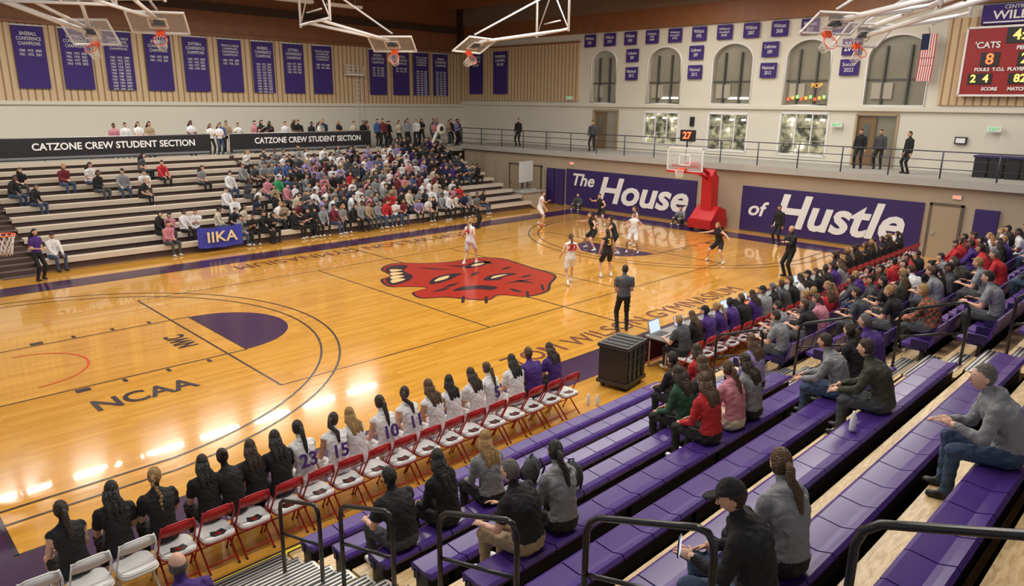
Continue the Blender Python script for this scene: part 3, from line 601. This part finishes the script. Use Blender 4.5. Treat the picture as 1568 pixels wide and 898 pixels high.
# ---------------------------------------------------------------- baskets
def ring(c,r,n=20): return [V(c)+V((r*math.cos(2*math.pi*i/n),r*math.sin(2*math.pi*i/n),0)) for i in range(n)]
def board_parts(b,net=True):
    b.b2(0,.03,-.915,.915,0,1.07,GLASS)
    for z in (0.02,1.05): b.b2(-.01,.05,-.93,.93,z-.03,z+.03,WHITEM)
    for y in (-.905,.905): b.b2(-.01,.05,y-.025,y+.025,0,1.07,WHITEM)
    for z in (.3,.75): b.b2(-.012,0,-.305,.305,z-.025,z+.025,WHITE)
    for y in (-.28,.28): b.b2(-.012,0,y-.025,y+.025,.3,.75,WHITE)
    b.tube(ring((-.38,0,.15),.23),.014,ORANGE,6,closed=True); b.b2(-.16,.02,-.12,.12,.04,.17,ORANGE)
    for sg in(-1,1): b.tube([(-.02,sg*.12,.02),(-.3,sg*.15,.13)],.012,ORANGE,6)
    if net:
        for i in range(12):
            a0=2*math.pi*i/12
            for sgn in(-1,1):
                P=[]
                for t in range(5):
                    r=.225-.10*(t/4)**.7; a=a0+sgn*t*math.pi/12; P.append((-.38+r*math.cos(a),r*math.sin(a),.14-.42*t/4))
                b.tube(P,.007,NET,4)
def tr(b,M):
    b.v=[tuple(M@V(v)) for v in b.v]; return b
def court_basket(flip):
    b=MB(); board_parts(b); b=tr(b,Matrix.Translation((13.11,0,2.9)))
    b.b2(14.7,16.25,-.62,.62,.12,.55,REDM); b.prism([(14.75,-.6,.5),(16.2,-.6,.5),(16.1,-.6,.95),(15.5,-.6,1.15),(15.2,-.6,.9)],(0,1.2,0),RED)
    b.prism([(15.25,-.28,.5),(15.85,-.28,.5),(15.75,-.28,2.5),(15.35,-.28,2.9),(15.15,-.28,2.6)],(0,.56,0),RED)
    b.tube([(15.4,0,2.6),(14.2,0,3.2),(13.2,0,3.25)],.09,RED,8); b.tube([(15.6,0,2.3),(14.5,0,2.7),(13.2,0,3.0)],.06,REDM,8)
    b.b2(13.13,13.22,-.7,.7,3.1,3.2,REDM); b.b2(13.08,13.16,-.93,.93,2.84,2.93,RED)
    for x in (14.9,16.1):
        for y in (-.5,.5): b.tube([(x,y-.04,.08),(x,y+.04,.08)],.08,BLACK,10)
    if flip: tr(b,Matrix.Rotation(math.pi,4,'Z'))
    return b.obj('basketball_hoop')
court_basket(False); court_basket(True)
b=MB(); b.b2(13.15,13.3,-.36,.36,4.25,4.75,BLACK); b.tube([(13.22,0,3.95),(13.22,0,4.25)],.03,BLACK,6); o=b.obj('shot_clock'); text('27',.42,(13.13,0,4.5),R_E,LRED,o,off=.012)
def hang(x,y,z,ang,tilt,fx,fy,fw=3.4,extra=()):
    b=MB(); board_parts(b,True)
    b=tr(b,Matrix.Translation((x,y,z))@Matrix.Rotation(math.radians(ang),4,'Z')@Matrix.Rotation(math.radians(-tilt),4,'Y')@Matrix.Translation((0,0,-.5)))
    c=V((x,y,z+.15)); F_=V((x+fx,y+fy,0)); d=V((-fy,fx,0)); d=d.normalized() if d.length>0 else V((1,0,0))
    a=F_+d*fw/2;e=F_-d*fw/2
    def Z(p,zz): return V((p.x,p.y,zz))
    for p in (a,e): b.tube([Z(p,8.7),Z(p,12.6)],.05,WHITEM,8)
    b.tube([Z(a,8.8),Z(e,8.8)],.055,WHITEM,8); b.tube([Z(a,10.4),Z(e,10.4)],.045,WHITEM,8); b.tube([Z(a,8.8),Z(e,12.2)],.03,WHITEM,6); b.tube([Z(e,8.8),Z(a,12.2)],.03,WHITEM,6)
    b.tube([Z(a.lerp(e,.3),8.8),c],.06,WHITEM,8); b.tube([Z(a.lerp(e,.7),8.8),c],.06,WHITEM,8); b.tube([Z(a.lerp(e,.5),10.4),c+V((0,0,.3))],.04,WHITEM,8)
    b.tube([Z(a.lerp(e,.25),9.2),Z(a.lerp(e,.75),9.2)],.03,WHITEM,6)
    b.b2(x-.15,x+.15,y-.15,y+.15,z-.05,z+.3,BLACK)
    for q in extra: b.tube(q,.09,WHITEM,10)
    b.obj('retracted_ceiling_basket')
hang(-7.2,12.3,8.1,40,40,-1.5,-2.5,extra=([(-7.2,12.3,8.1),(-10.2,11.5,9.0)],)); hang(-6.0,8.9,8.3,60,55,-1.8,-1.5); hang(2.9,7.9,8.1,40,60,-3.2,.6); hang(5.4,5.6,8.1,100,60,3.2,-1.4)
hang(11.6,-7.7,8.2,60,50,1.6,-2.2,3.0,extra=([(11.6,-7.7,8.2),(10,-13,9.3)],[(11.6,-7.9,8.5),(9.4,-12.4,9.4)],)); hang(8.2,-8.1,8.3,60,60,1.6,-1.9,2.6,extra=([(8.2,-8.1,8.4),(9.0,-12.0,9.2)],))

# ---------------------------------------------------------------- chairs, tables
def chair_mesh(fr,pad,name,logo=True):
    b=MB()
    for s in(-1,1):
        b.tube([(s*.215,.21,0),(s*.215,-.02,.45),(s*.21,-.17,.72),(s*.19,-.19,.84)],.013,fr,8)
        b.tube([(s*.19,-.24,0),(s*.19,.17,.42)],.013,fr,8)
        b.ell((s*.215,.21,.01),(.018,.018,.012),BLACK); b.ell((s*.19,-.24,.01),(.018,.018,.012),BLACK)
    b.tube([(-.19,-.19,.84),(-.12,-.195,.865),(.12,-.195,.865),(.19,-.19,.84)],.013,fr,8)
    b.tube([(-.215,.12,.18),(.215,.12,.18)],.009,fr,6); b.tube([(-.19,-.17,.08),(.19,-.17,.08)],.009,fr,6)
    n=8;vs=[];fs=[]
    for i in range(n+1):
        t=i/n-.5
        for z,yo in ((.72,.0),(.86,-.025)):
            for th in (0,.015): vs.append((t*.40,-.165+yo-.03*(1-(2*t)**2)-th+.015,z))
    for i in range(n):
        o=i*4; q=o+4
        fs+=[(o,q,q+2,o+2),(o+1,o+3,q+3,q+1),(o+2,q+2,q+3,o+3),(o,o+1,q+1,q)]
    b.add(vs,fs,fr,True)
    P=[];nn=20
    for i in range(nn):
        a=2*math.pi*i/nn; ca,sa=math.cos(a),math.sin(a); P.append((.215*math.copysign(abs(ca)**.45,ca),.0+.22*math.copysign(abs(sa)**.45,sa)))
    b.prism([(x,y,.415) for x,y in P],(0,0,.035),pad); b.prism([(x*.93,y*.93,.45) for x,y in P],(0,0,.012),pad)
    b.prism([(x*1.04,y*1.04,.405) for x,y in P],(0,0,.015),fr)
    if logo:
        b.poly([(-.10,-.12,.4635),(-.06,-.17,.4635),(.05,-.18,.4635),(.11,-.13,.4635),(.08,-.03,.4635),(0,-.05,.4635),(-.07,-.02,.4635)],BLACK)
        b.poly([(-.06,-.10,.4645),(0,-.15,.4645),(.06,-.12,.4645),(.02,-.07,.4645)],LOGOR)
    return b.mesh(name)
RC=chair_mesh(REDM,mat('white_vinyl',(.7,.69,.7),.4),'red_folding_chair'); WC=chair_mesh(WHITE,WHITE,'white_folding_chair',False)
for i in range(4): link(WC,'folding_chair',None,(-14.9+.49*i,-9.55,0),random.uniform(-.06,.06))
for i in range(16): link(RC,'folding_chair',None,(-12.95+.487*i,-9.52,0),random.uniform(-.06,.06))
bench=[('pony','black',1,None,-14.0),('long','black',0,None,-13.5),('braid','black',3,None,-13.0),('long','black',0,None,-12.4),('bun','black',1,None,-12.08),('long','black',1,None,-11.75),('long','black',0,None,-11.4),('pony','white',0,'23',-11.0),('pony2','white',1,'15',-10.5),('long2','white',3,'',-10.12),('pony','white',1,'10',-9.62),('pony2','white',1,'11',-9.1),('long2','white',2,'',-8.62),('long2','white',0,'',-8.2),('long','white',1,None,-7.72),('pony','white',2,'5',-7.3),('long','white',0,None,-6.75),('man','purple',2,None,-6.25),('long','purple',1,None,-5.7)]
for i,(h,s,hc,no,x) in enumerate(bench):
    o=place(BM[h],'bench_player' if no is not None else 'team_staff_member',(x,-9.32+.05*(i%2),.465),90+random.uniform(-10,6),s,'white' if (s=='white') else 'black',HAIRS[hc],skin=random.choice([0,1,3,0]),sc=random.uniform(.96,1.04))
    if no: jersey_no(o,no,.28,.40,-.115)
vb=sitm('visitor_sit',hair='pony',sleeve='none',legs='shorts',fem=True,lod=1); vb2=sitm('visitor_sit_b',hair='bun',sleeve='none',legs='shorts',fem=True,lod=1,spine=(0,.4,1),wr=((-.1,.45,.25),(.1,.45,.25)))
for i in range(14):
    x=7.6+.52*i; link(RC,'folding_chair',None,(x,-9.5,0),0)
    if i<12: place([vb,vb2,vb][i%3],'visiting_bench_player',(x,-9.36,.465),90+random.uniform(-10,10),'black','black',HAIRS[[1,2,3,1][i%4]],skin=i%4)
b=MB(); b.b2(-2.4,6.9,-9.65,-9.05,.72,.76,mat('table_top',(.25,.24,.24),.4)); b.b2(-2.4,6.9,-9.07,-9.02,.08,.76,mat('table_skirt',(.12,.02,.03),.6))
for x in (-2.3,-.1,2.2,4.5,6.8):
    for y in (-9.6,-9.15): b.tube([(x,y,0),(x,y,.72)],.02,STEEL,6)
b.b2(-2.6,7.0,-9.0,-8.65,0,.02,mat('red_mat',(.4,.03,.03),.6)); tab=b.obj('scorers_table')
b=MB(); b.b2(-.17,.17,-.12,.12,0,.018,mat('laptop_grey',(.3,.3,.32),.3)); b.b2(-.15,.15,-.06,.09,.018,.02,BLACK)
M=Matrix.Rotation(math.radians(-15),4,'X'); v0=len(b.v); b.b2(-.17,.17,.0,.012,0,.23,MATS['laptop_grey']); b.b2(-.155,.155,-.002,.0,.015,.215,mat('laptop_screen',(.5,.6,.7),.2,emit=(.6,.75,.9),es=.8))
for i in range(v0,len(b.v)): b.v[i]=tuple(M@V(b.v[i])+V((0,.12,.015)))
LM=b.mesh('laptop')
for x,s in ((-2.1,1.35),(-1.2,1),(0,1),(.9,1),(2.0,1),(3.6,1),(5.1,1)): link(LM,'laptop',None,(x,-9.32,.76),random.uniform(-.2,.2),s)
b=MB(); b.b2(1.3,1.6,-9.5,-9.2,.76,.96,BLACK); b.b2(1.32,1.58,-9.51,-9.5,.79,.93,LRED); b.obj('scoreboard_console')
b=MB(); b.b2(-.42,.42,-.33,.33,.12,.90,BLACK); b.b2(-.45,.45,-.36,.36,.90,.98,mat('black_plastic',(.03,.03,.034),.35)); b.b2(-.45,.45,-.36,.36,.10,.18,MATS['black_plastic'])
for q in(-.3,-.1,.1,.3): b.b2(q-.03,q+.03,-.35,-.33,.2,.88,MATS['black_plastic']); b.b2(q-.05,q+.05,-.3,.3,.98,.995,BLACK)
for q in (.4,.65): b.b2(-.43,.43,-.345,-.33,q,q+.02,MATS['black_plastic'])
for a in(-.33,.33):
    for c in(-.26,.26): b.tube([(a-.03,c,.05),(a+.03,c,.05)],.05,BLACK,10)
b.obj('equipment_case',loc=(-3.6,-9.35,0),rz=.15)
b=MB(); b.tube([(0,0,0),(0,0,.02),(0,0,.17),(0,0,.2),(0,0,.24)],[.035,.037,.037,.02,.018],mat('bottle_white',(.8,.82,.84),.2),12); wb=b.mesh('bottle'); link(wb,'water_bottle',None,(-5.0,-9.6,0)); link(wb,'water_bottle',None,(-4.9,-9.75,0))
link(wb,'water_bottle',None,(-7.35,-15.38,2.25))
# backpacks on the front benches
b=MB(); b.ell((0,0,.17),(.16,.11,.19),SH['dkgrey'],None,14,10); b.ell((0,.09,.12),(.12,.05,.11),SH['black'],None,12,8); b.tube([(-.03,0,.34),(-.03,0,.39),(.03,0,.39),(.03,0,.34)],.01,SH['black'],6)
for sg in(-1,1): b.tube([(sg*.08,-.08,.32),(sg*.09,-.15,.2),(sg*.09,-.1,.04)],.016,SH['black'],6)
bp_=b.mesh('backpack'); link(bp_,'backpack',None,(-9.35,rowy(2),1.055),.3); link(bp_,'backpack',None,(-9.5,rowy(3),1.355),-.5)

TM=[sitm('crew_sit_%d'%i,hair=['short','long','cap','pony','short'][i],sleeve='short',lod=1,fem=i in(1,3),spine=(0,.3,1),wr=((-.2,.42,.32),(.2,.42,.32)),look=[(0,1,-.2),(.3,1,0),(-.3,1,0),(0,1,-.3),(.7,.8,0)][i]) for i in range(5)]
cs=['dkgrey','black','purple','purple','purple','black','purple','grey','black','dkgrey','black','white','black','black','black','purple','grey']
for i in range(17):
    x=-2.2+.55*i; link(RC,'folding_chair',None,(x,-10.15,0),0); place(TM[i%5],'scorers_table_official',(x,-10.0,.465),90+random.uniform(-15,15),cs[i],'black',random.choice(HAIRS),skin=random.choice([0,1,3]))

# ---------------------------------------------------------------- court people
P_walk=stdm('player_walk',hair='pony',sleeve='none',legs='shorts',fem=True,lod=1,an=((-.12,-.25,.1),(.12,.28,.085)),pel=(0,0,.90),wr=((-.3,.15,.95),(.3,-.1,.9)))
P_stand=stdm('player_stand',hair='pony',sleeve='none',legs='shorts',fem=True,lod=1,an=((-.2,0,.085),(.2,.05,.085)),pel=(0,0,.89))
P_def=stdm('player_defend',hair='pony',sleeve='none',legs='shorts',fem=True,lod=1,an=((-.38,.05,.085),(.38,.0,.085)),pel=(0,-.1,.78),spine=(0,.3,1),wr=((-.62,.25,1.05),(.62,.25,1.1)))
P_def2=stdm('player_guard',hair='bun',sleeve='none',legs='shorts',fem=True,lod=1,an=((-.3,.1,.085),(.25,-.15,.085)),pel=(0,-.05,.80),spine=(.05,.35,1),wr=((-.35,.45,1.0),(.4,.4,1.3)))
P_hold=stdm('player_ball',hair='bun',sleeve='none',legs='shorts',fem=True,lod=1,an=((-.2,-.1,.085),(.2,.15,.085)),pel=(0,0,.88),spine=(0,.2,1),wr=((-.15,.4,1.2),(.2,.35,.85)))
P_arms=stdm('player_arms',hair='bun',sleeve='none',legs='shorts',fem=True,lod=1,an=((-.22,0,.085),(.22,.1,.085)),pel=(0,0,.88),wr=((-.45,.25,1.1),(.3,.35,1.25)))
LAM_J=mat('jersey_gold',(.75,.5,.12),.7)
def cp(me,loc,face,sh,hc,no=None,sk=0,name='basketball_player'):
    o=place(me,name,(loc[0],loc[1],0),face,sh,sh,HAIRS[hc],skin=sk)
    if no: text(no,.3,(0,-.16,1.27),(H90,0,0),RED if sh=='white' else LAM_J,o,'number',off=.008,ext=.012)
    return o
cp(P_walk,(1.7,1.7),20,'white',3,'4'); cp(P_hold,(10.1,6.1),-60,'white',2); cp(P_walk,(2.2,-2.8),55,'white',2,'20'); cp(P_stand,(3.9,-3.0),60,'black',1,'3'); cp(P_def,(7.3,.5),160,'black',2)
cp(P_arms,(8.0,-1.1),200,'white',1,sk=1); cp(P_def2,(12.4,4.1),190,'black',2); cp(P_def,(9.0,-4.3),175,'black',3); cp(P_stand,(9.3,-.2),150,'white',2); cp(P_def2,(7.0,-.9),120,'black',1)
def stripes():
    m=bpy.data.materials.new('cloth_referee'); m.use_nodes=True; nt=m.node_tree; bs=nt.nodes['Principled BSDF']; tc=nt.nodes.new('ShaderNodeTexCoord'); w=nt.nodes.new('ShaderNodeTexWave'); w.inputs['Scale'].default_value=6
    cr=nt.nodes.new('ShaderNodeValToRGB'); cr.color_ramp.elements[0].position=.45; cr.color_ramp.elements[0].color=(.05,.05,.06,1); cr.color_ramp.elements[1].position=.55; cr.color_ramp.elements[1].color=(.12,.125,.14,1)
    nt.links.new(tc.outputs['Object'],w.inputs['Vector']); nt.links.new(w.outputs['Fac'],cr.inputs['Fac']); nt.links.new(cr.outputs['Color'],bs.inputs['Base Color']); return m
REFC=stripes()
REFM=stdm('referee_back',hair='short',sleeve='short',lod=2,wr=((-.12,.22,1.0),(.12,.22,1.0)),look=(.5,1,0))
place(REFM,'referee',(-.6,-7.1,0),50,REFC,'black',HAIRS[1],shoe=SHOEK,sc=1.03); place(REFM,'referee',(7.1,7.4,0),-70,REFC,'black',HAIRS[0],skin=2,shoe=SHOEK)
CO=stdm('coach',hair='bald',sleeve='long',lod=2,bulk=1.1,wr=((.05,.24,1.18),(-.05,.24,1.22)),el=(1,.0,-.6)); place(CO,'coach',(8.7,-7.3,0),150,'black','black',HAIRS[4],shoe=SHOEK,sc=1.06)
ST=stdm('bystander',hair='short',sleeve='long',lod=1); STW=stdm('bystander_w',hair='long',sleeve='short',fem=True,lod=1,wr=((-.1,.25,1.1),(.1,.25,1.1)))
place(ST,'gym_staff_member',(14.2,-4.2,0),170,'black','black',HAIRS[0],skin=1,shoe=SHOEK); place(STW,'gym_staff_member',(-10.5,9.2,0),-60,'purple','black',HAIRS[0],shoe=SHOEK)
FS=person_mesh('floor_sit',pel=(0,0,.14),spine=(0,.1,1),wr=((-.2,.42,.36),(.2,.42,.36)),an=((-.2,.5,.09),(.2,.5,.09)),kn=(0,.3,1),hair='short',sleeve='long',lod=1)
place(FS,'floor_seated_photographer',(15.7,1.6,0),180,'grey','dkgrey',HAIRS[1]); place(FS,'floor_seated_photographer',(15.7,8.4,0),200,'dkgrey','dkgrey',HAIRS[1])
for x,y,f,s in ((17.4,15.0,190,'black'),(17.6,9.1,200,'dkgrey'),(17.5,-7.9,140,'black'),(18.8,-6.3,180,'dkgrey'),(18.4,-5.6,180,'black')):
    place(ST,'balcony_spectator',(x,y,3.15),f,s,'black',HAIRS[1],shoe=SHOEK)
b=MB(); b.ell((0,0,0),(.12,.12,.12),mat('basketball_orange',(.6,.2,.05),.6),None,20,14)
for ax in range(3):
    P=[V(((math.cos(a),math.sin(a),0),(math.cos(a),0,math.sin(a)),(0,math.cos(a),math.sin(a)))[ax])*.1205 for a in [2*math.pi*i/24 for i in range(24)]]; b.tube(P,.003,BLACK,4,closed=True)
b.obj('basketball',loc=(9.75,5.65,.125))

# ---------------------------------------------------------------- crowds
shl=['white','white','grey','black','black','dkgrey','white','maroon','white','cream','navy','black','grey','red','white','dkgrey','black','white','blue','black','pink','grey','lavender','tan']
def rnd(par,me,loc,face,nm='spectator',sl=shl):
    return place(me,nm,loc,face,random.choice(sl),random.choice(['jeans','black','dkgrey','black','black','jeans']),random.choice(HAIRS[:4]+HAIRS[:2]),skin=random.choice([0,0,1,3,3,2]),shoe=random.choice([SHOEW,SHOEK]),sc=random.uniform(.93,1.04),parent=par)
sc_=empty('student_section_crowd')
for j in range(NJ):
    y=10.6+D*j; z=.42+RZ*j; x=-9.8
    while x<13.6:
        if x>.5 and x<9.8: p=.96 if j<8 else (.6 if j==8 else 0)
        elif x>=9.8: p=.75 if 4<=j<=9 and x<13 else (.35 if x<11 else .0)
        elif x>-6.8 and j<=1: p=.75 if x>-6.4 and not(-5.2<x<-3.2 and j==0) else .1
        elif x>-3 and j<=4: p=.4
        elif 5<=j<=8 : p=(.5 if math.sin(x*1.7+j*1.1)>.35 else .03) if x<-1 else .6
        else: p=.03
        if j==10: p=0
        if random.random()<p:
            sl=shl if x<9.8 else ['black','purple','dkgrey','black','navy']
            rnd(sc_,random.choice(CM),(x+random.uniform(-.06,.06),y-.02,z),-90+random.uniform(-25,45)+(10 if x<5 else 0),sl=sl)
        x+=.48
rnd(sc_,CM[0],(.3,10.6+D*4,.42+RZ*4),-85,sl=['brightgreen'])
w_=empty('standing_student_crowd')
x=.7
while x<17.2:
    if random.random()<(.75 if x<10 else .8): rnd(w_,random.choice(CS),(x,20.1+random.uniform(-.1,.9),3.0),-90+random.uniform(-30,40))
    x+=.42
for x in (-4.6,-4.1,-3.5,-3.0,-1.0): rnd(w_,random.choice(CS),(x,20.2,3.0),-80)
for x in (-.2,.25): rnd(w_,CS[1],(x,19.75,3.0),-90,sl=['white'])
NM={'man':sitm('near_sit_man',hair='short',sleeve='short',lod=2,bulk=1.12,spine=(0,.32,1),wr=((-.2,.42,.22),(.1,.42,.3))),
'woman':sitm('near_sit_woman',hair='long',sleeve='long',lod=2,fem=True,spine=(0,.25,1),look=(.6,1,0),hood=True),
'pony':sitm('near_sit_pony',hair='pony',sleeve='long',lod=2,fem=True,spine=(.05,.28,1),look=(.3,1,0),hood=True),
'mjack':sitm('near_sit_jacket',hair='short',sleeve='long',lod=2,bulk=1.12,spine=(0,.38,1),wr=((-.1,.5,.2),(.1,.5,.2)),look=(.3,1,-.1)),
'cap':sitm('near_sit_cap',hair='cap',sleeve='long',lod=2,bulk=1.15,spine=(0,.3,1),wr=((-.12,.42,.30),(.22,.36,.2)),look=(-.3,1,-.35)),
'old':sitm('near_sit_old',hair='short',sleeve='long',lod=2,bulk=1.2,spine=(0,.42,1),wr=((-.12,.46,.32),(.1,.5,.28)),look=(-.2,1,.05),hood=True),
'bald':sitm('near_sit_bald',hair='bald',sleeve='short',lod=2,bulk=1.15,spine=(0,.3,1))}
near=[(-11.4,2,'black','dkgrey',0,'man',90),(-10.05,2,'grey','black',3,'woman',80),(-10.75,2,'black','black',0,'woman',95),(-11.05,4,'black','tan',4,'man',100),(-10.55,4,'grey','black',0,'pony',80),
(-11.3,7,'black','jeans',1,'cap',110),(-10.82,7,'grey','black',2,'pony',70),(-7.7,4,'red','black',2,'woman',85),(-7.1,4,'pink','cream',2,'pony',80),(-6.6,4,'grey','black',1,'woman',95),(-6.4,3,'dkgrey','black',2,'woman',85),(-7.0,3,'green','black',1,'woman',95),(-5.8,2,'black','black',0,'mjack',85),(-5.2,2,'red','black',1,'woman',85),
(-6.5,6,'olive','dkgrey',1,'mjack',105),(-5.7,5,'grey','jeans',1,'mjack',105),(-5.1,5,'black','black',1,'pony',85),(-8.35,8,'grey','jeans',4,'old',112),(-4.4,5,'purple','dkgrey',4,'man',85),(-13.7,2,'purple','black',4,'bald',85),(-4.9,3,'lavender','black',2,'woman',80)]
for x,k,s,p,h,st,f in near:
    place(NM[st],'seated_spectator',(x,rowy(k),.45+.3*k),f,s,p,HAIRS[h],skin=0 if k%2 else 3,shoe=SHOEK if k>4 else SHOEW)
rz=math.radians(110)-H90; q=Matrix.Rotation(rz,3,'Z')@V((-.125,.51,.335))
b=MB(); b.b2(-.037,.037,-.005,.005,-.075,.075,BLACK); b.b2(-.033,.033,-.007,-.005,-.068,.068,MATS['laptop_screen']); b.obj('smartphone',loc=(-11.3+q.x,rowy(7)+q.y,2.55+q.z+.03),rz=rz)
ac=empty('audience_crowd')
occ=set()
exp=[(3.1,5,'red'),(1.8,5,'grey'),(-1.6,5,'plaid'),(-.9,4,'black'),(-.3,3,'dkgrey'),(-1.1,6,'grey'),(1.6,4,'grey'),(1.2,3,'black'),(-.3,2,'pink'),(1.0,1,'dkgrey'),(-.4,1,'grey'),(-2.2,2,'grey'),(-.9,2,'black'),(3.8,6,'red')]
for x,k,s in exp:
    occ.add((k,round(x/.52))); place(TM[0] if s!='plaid' else NM['mjack'],'spectator',(x,rowy(k),.45+.3*k),88,s,'dkgrey',random.choice(HAIRS),parent=ac)
for k in range(1,11):
    for i in range(1,29):
        x=-2.3+.52*i
        if (k,round(x/.52)) in occ or (k,round(x/.52)+1) in occ: continue
        p=.40 if k<5 else .20
        if x<1.0: p*=.12
        if random.random()<p:
            rnd(ac,random.choice(CM+TM[:1]),(x,rowy(k),.45+.3*k),90+random.uniform(-30,30),sl=['black','grey','dkgrey','red','navy','maroon','purple','white','olive','black','red'])

# ---------------------------------------------------------------- lights
TUBE=mat('lamp_housing_white',(.9,.9,.9),.4)
def strip_light(y,z,x0,x1,n,power,gap=.15,wy=.35):
    b=MB(); L=(x1-x0)/n
    for i in range(n):
        a=x0+i*L+gap; c=x0+(i+1)*L-gap
        b.b2(a,c,y-.2,y+.2,z+.03,z+.16,TUBE)
        b.tube([(a+.3,y,z+.1),(a+.3,y,12.6)],.01,WHITEM,4); b.tube([(c-.3,y,z+.1),(c-.3,y,12.6)],.01,WHITEM,4)
        l=bpy.data.lights.new('strip_lamp','AREA'); l.shape='RECTANGLE'; l.size=c-a; l.size_y=wy; l.energy=power; l.color=(1,.945,.85)
        o=bpy.data.objects.new('strip_lamp',l); col.objects.link(o); o.location=((a+c)/2,y,z)
    b.obj('ceiling_strip_light')
strip_light(15.8,10.4,-18,7.0,9,185,.45,.25); strip_light(3.2,11.3,-15,17,4,520); strip_light(-4,11.3,-15,17,4,520); strip_light(-12,11.3,-15,17,4,430)
w=bpy.data.worlds.new('world'); scn.world=w; w.use_nodes=True; w.node_tree.nodes['Background'].inputs[0].default_value=(1,.97,.94,1); w.node_tree.nodes['Background'].inputs[1].default_value=.38

# ---------------------------------------------------------------- camera
p=[-15.4667,-18.0295,5.862,.7941,.2603,.0116,1097.58]
yaw,pitch,roll=p[3:6]
F=V((math.cos(yaw)*math.cos(pitch),math.sin(yaw)*math.cos(pitch),-math.sin(pitch))); R=V((math.sin(yaw),-math.cos(yaw),0)); U=R.cross(F)
R2=R*math.cos(roll)+U*math.sin(roll); U2=-R*math.sin(roll)+U*math.cos(roll)
cam=bpy.data.cameras.new('camera'); co=bpy.data.objects.new('camera',cam); col.objects.link(co)
co.matrix_world=Matrix(((R2.x,U2.x,-F.x,p[0]),(R2.y,U2.y,-F.y,p[1]),(R2.z,U2.z,-F.z,p[2]),(0,0,0,1)))
cam.sensor_width=36; cam.lens=36*p[6]/1568; cam.clip_end=200
scn.camera=co
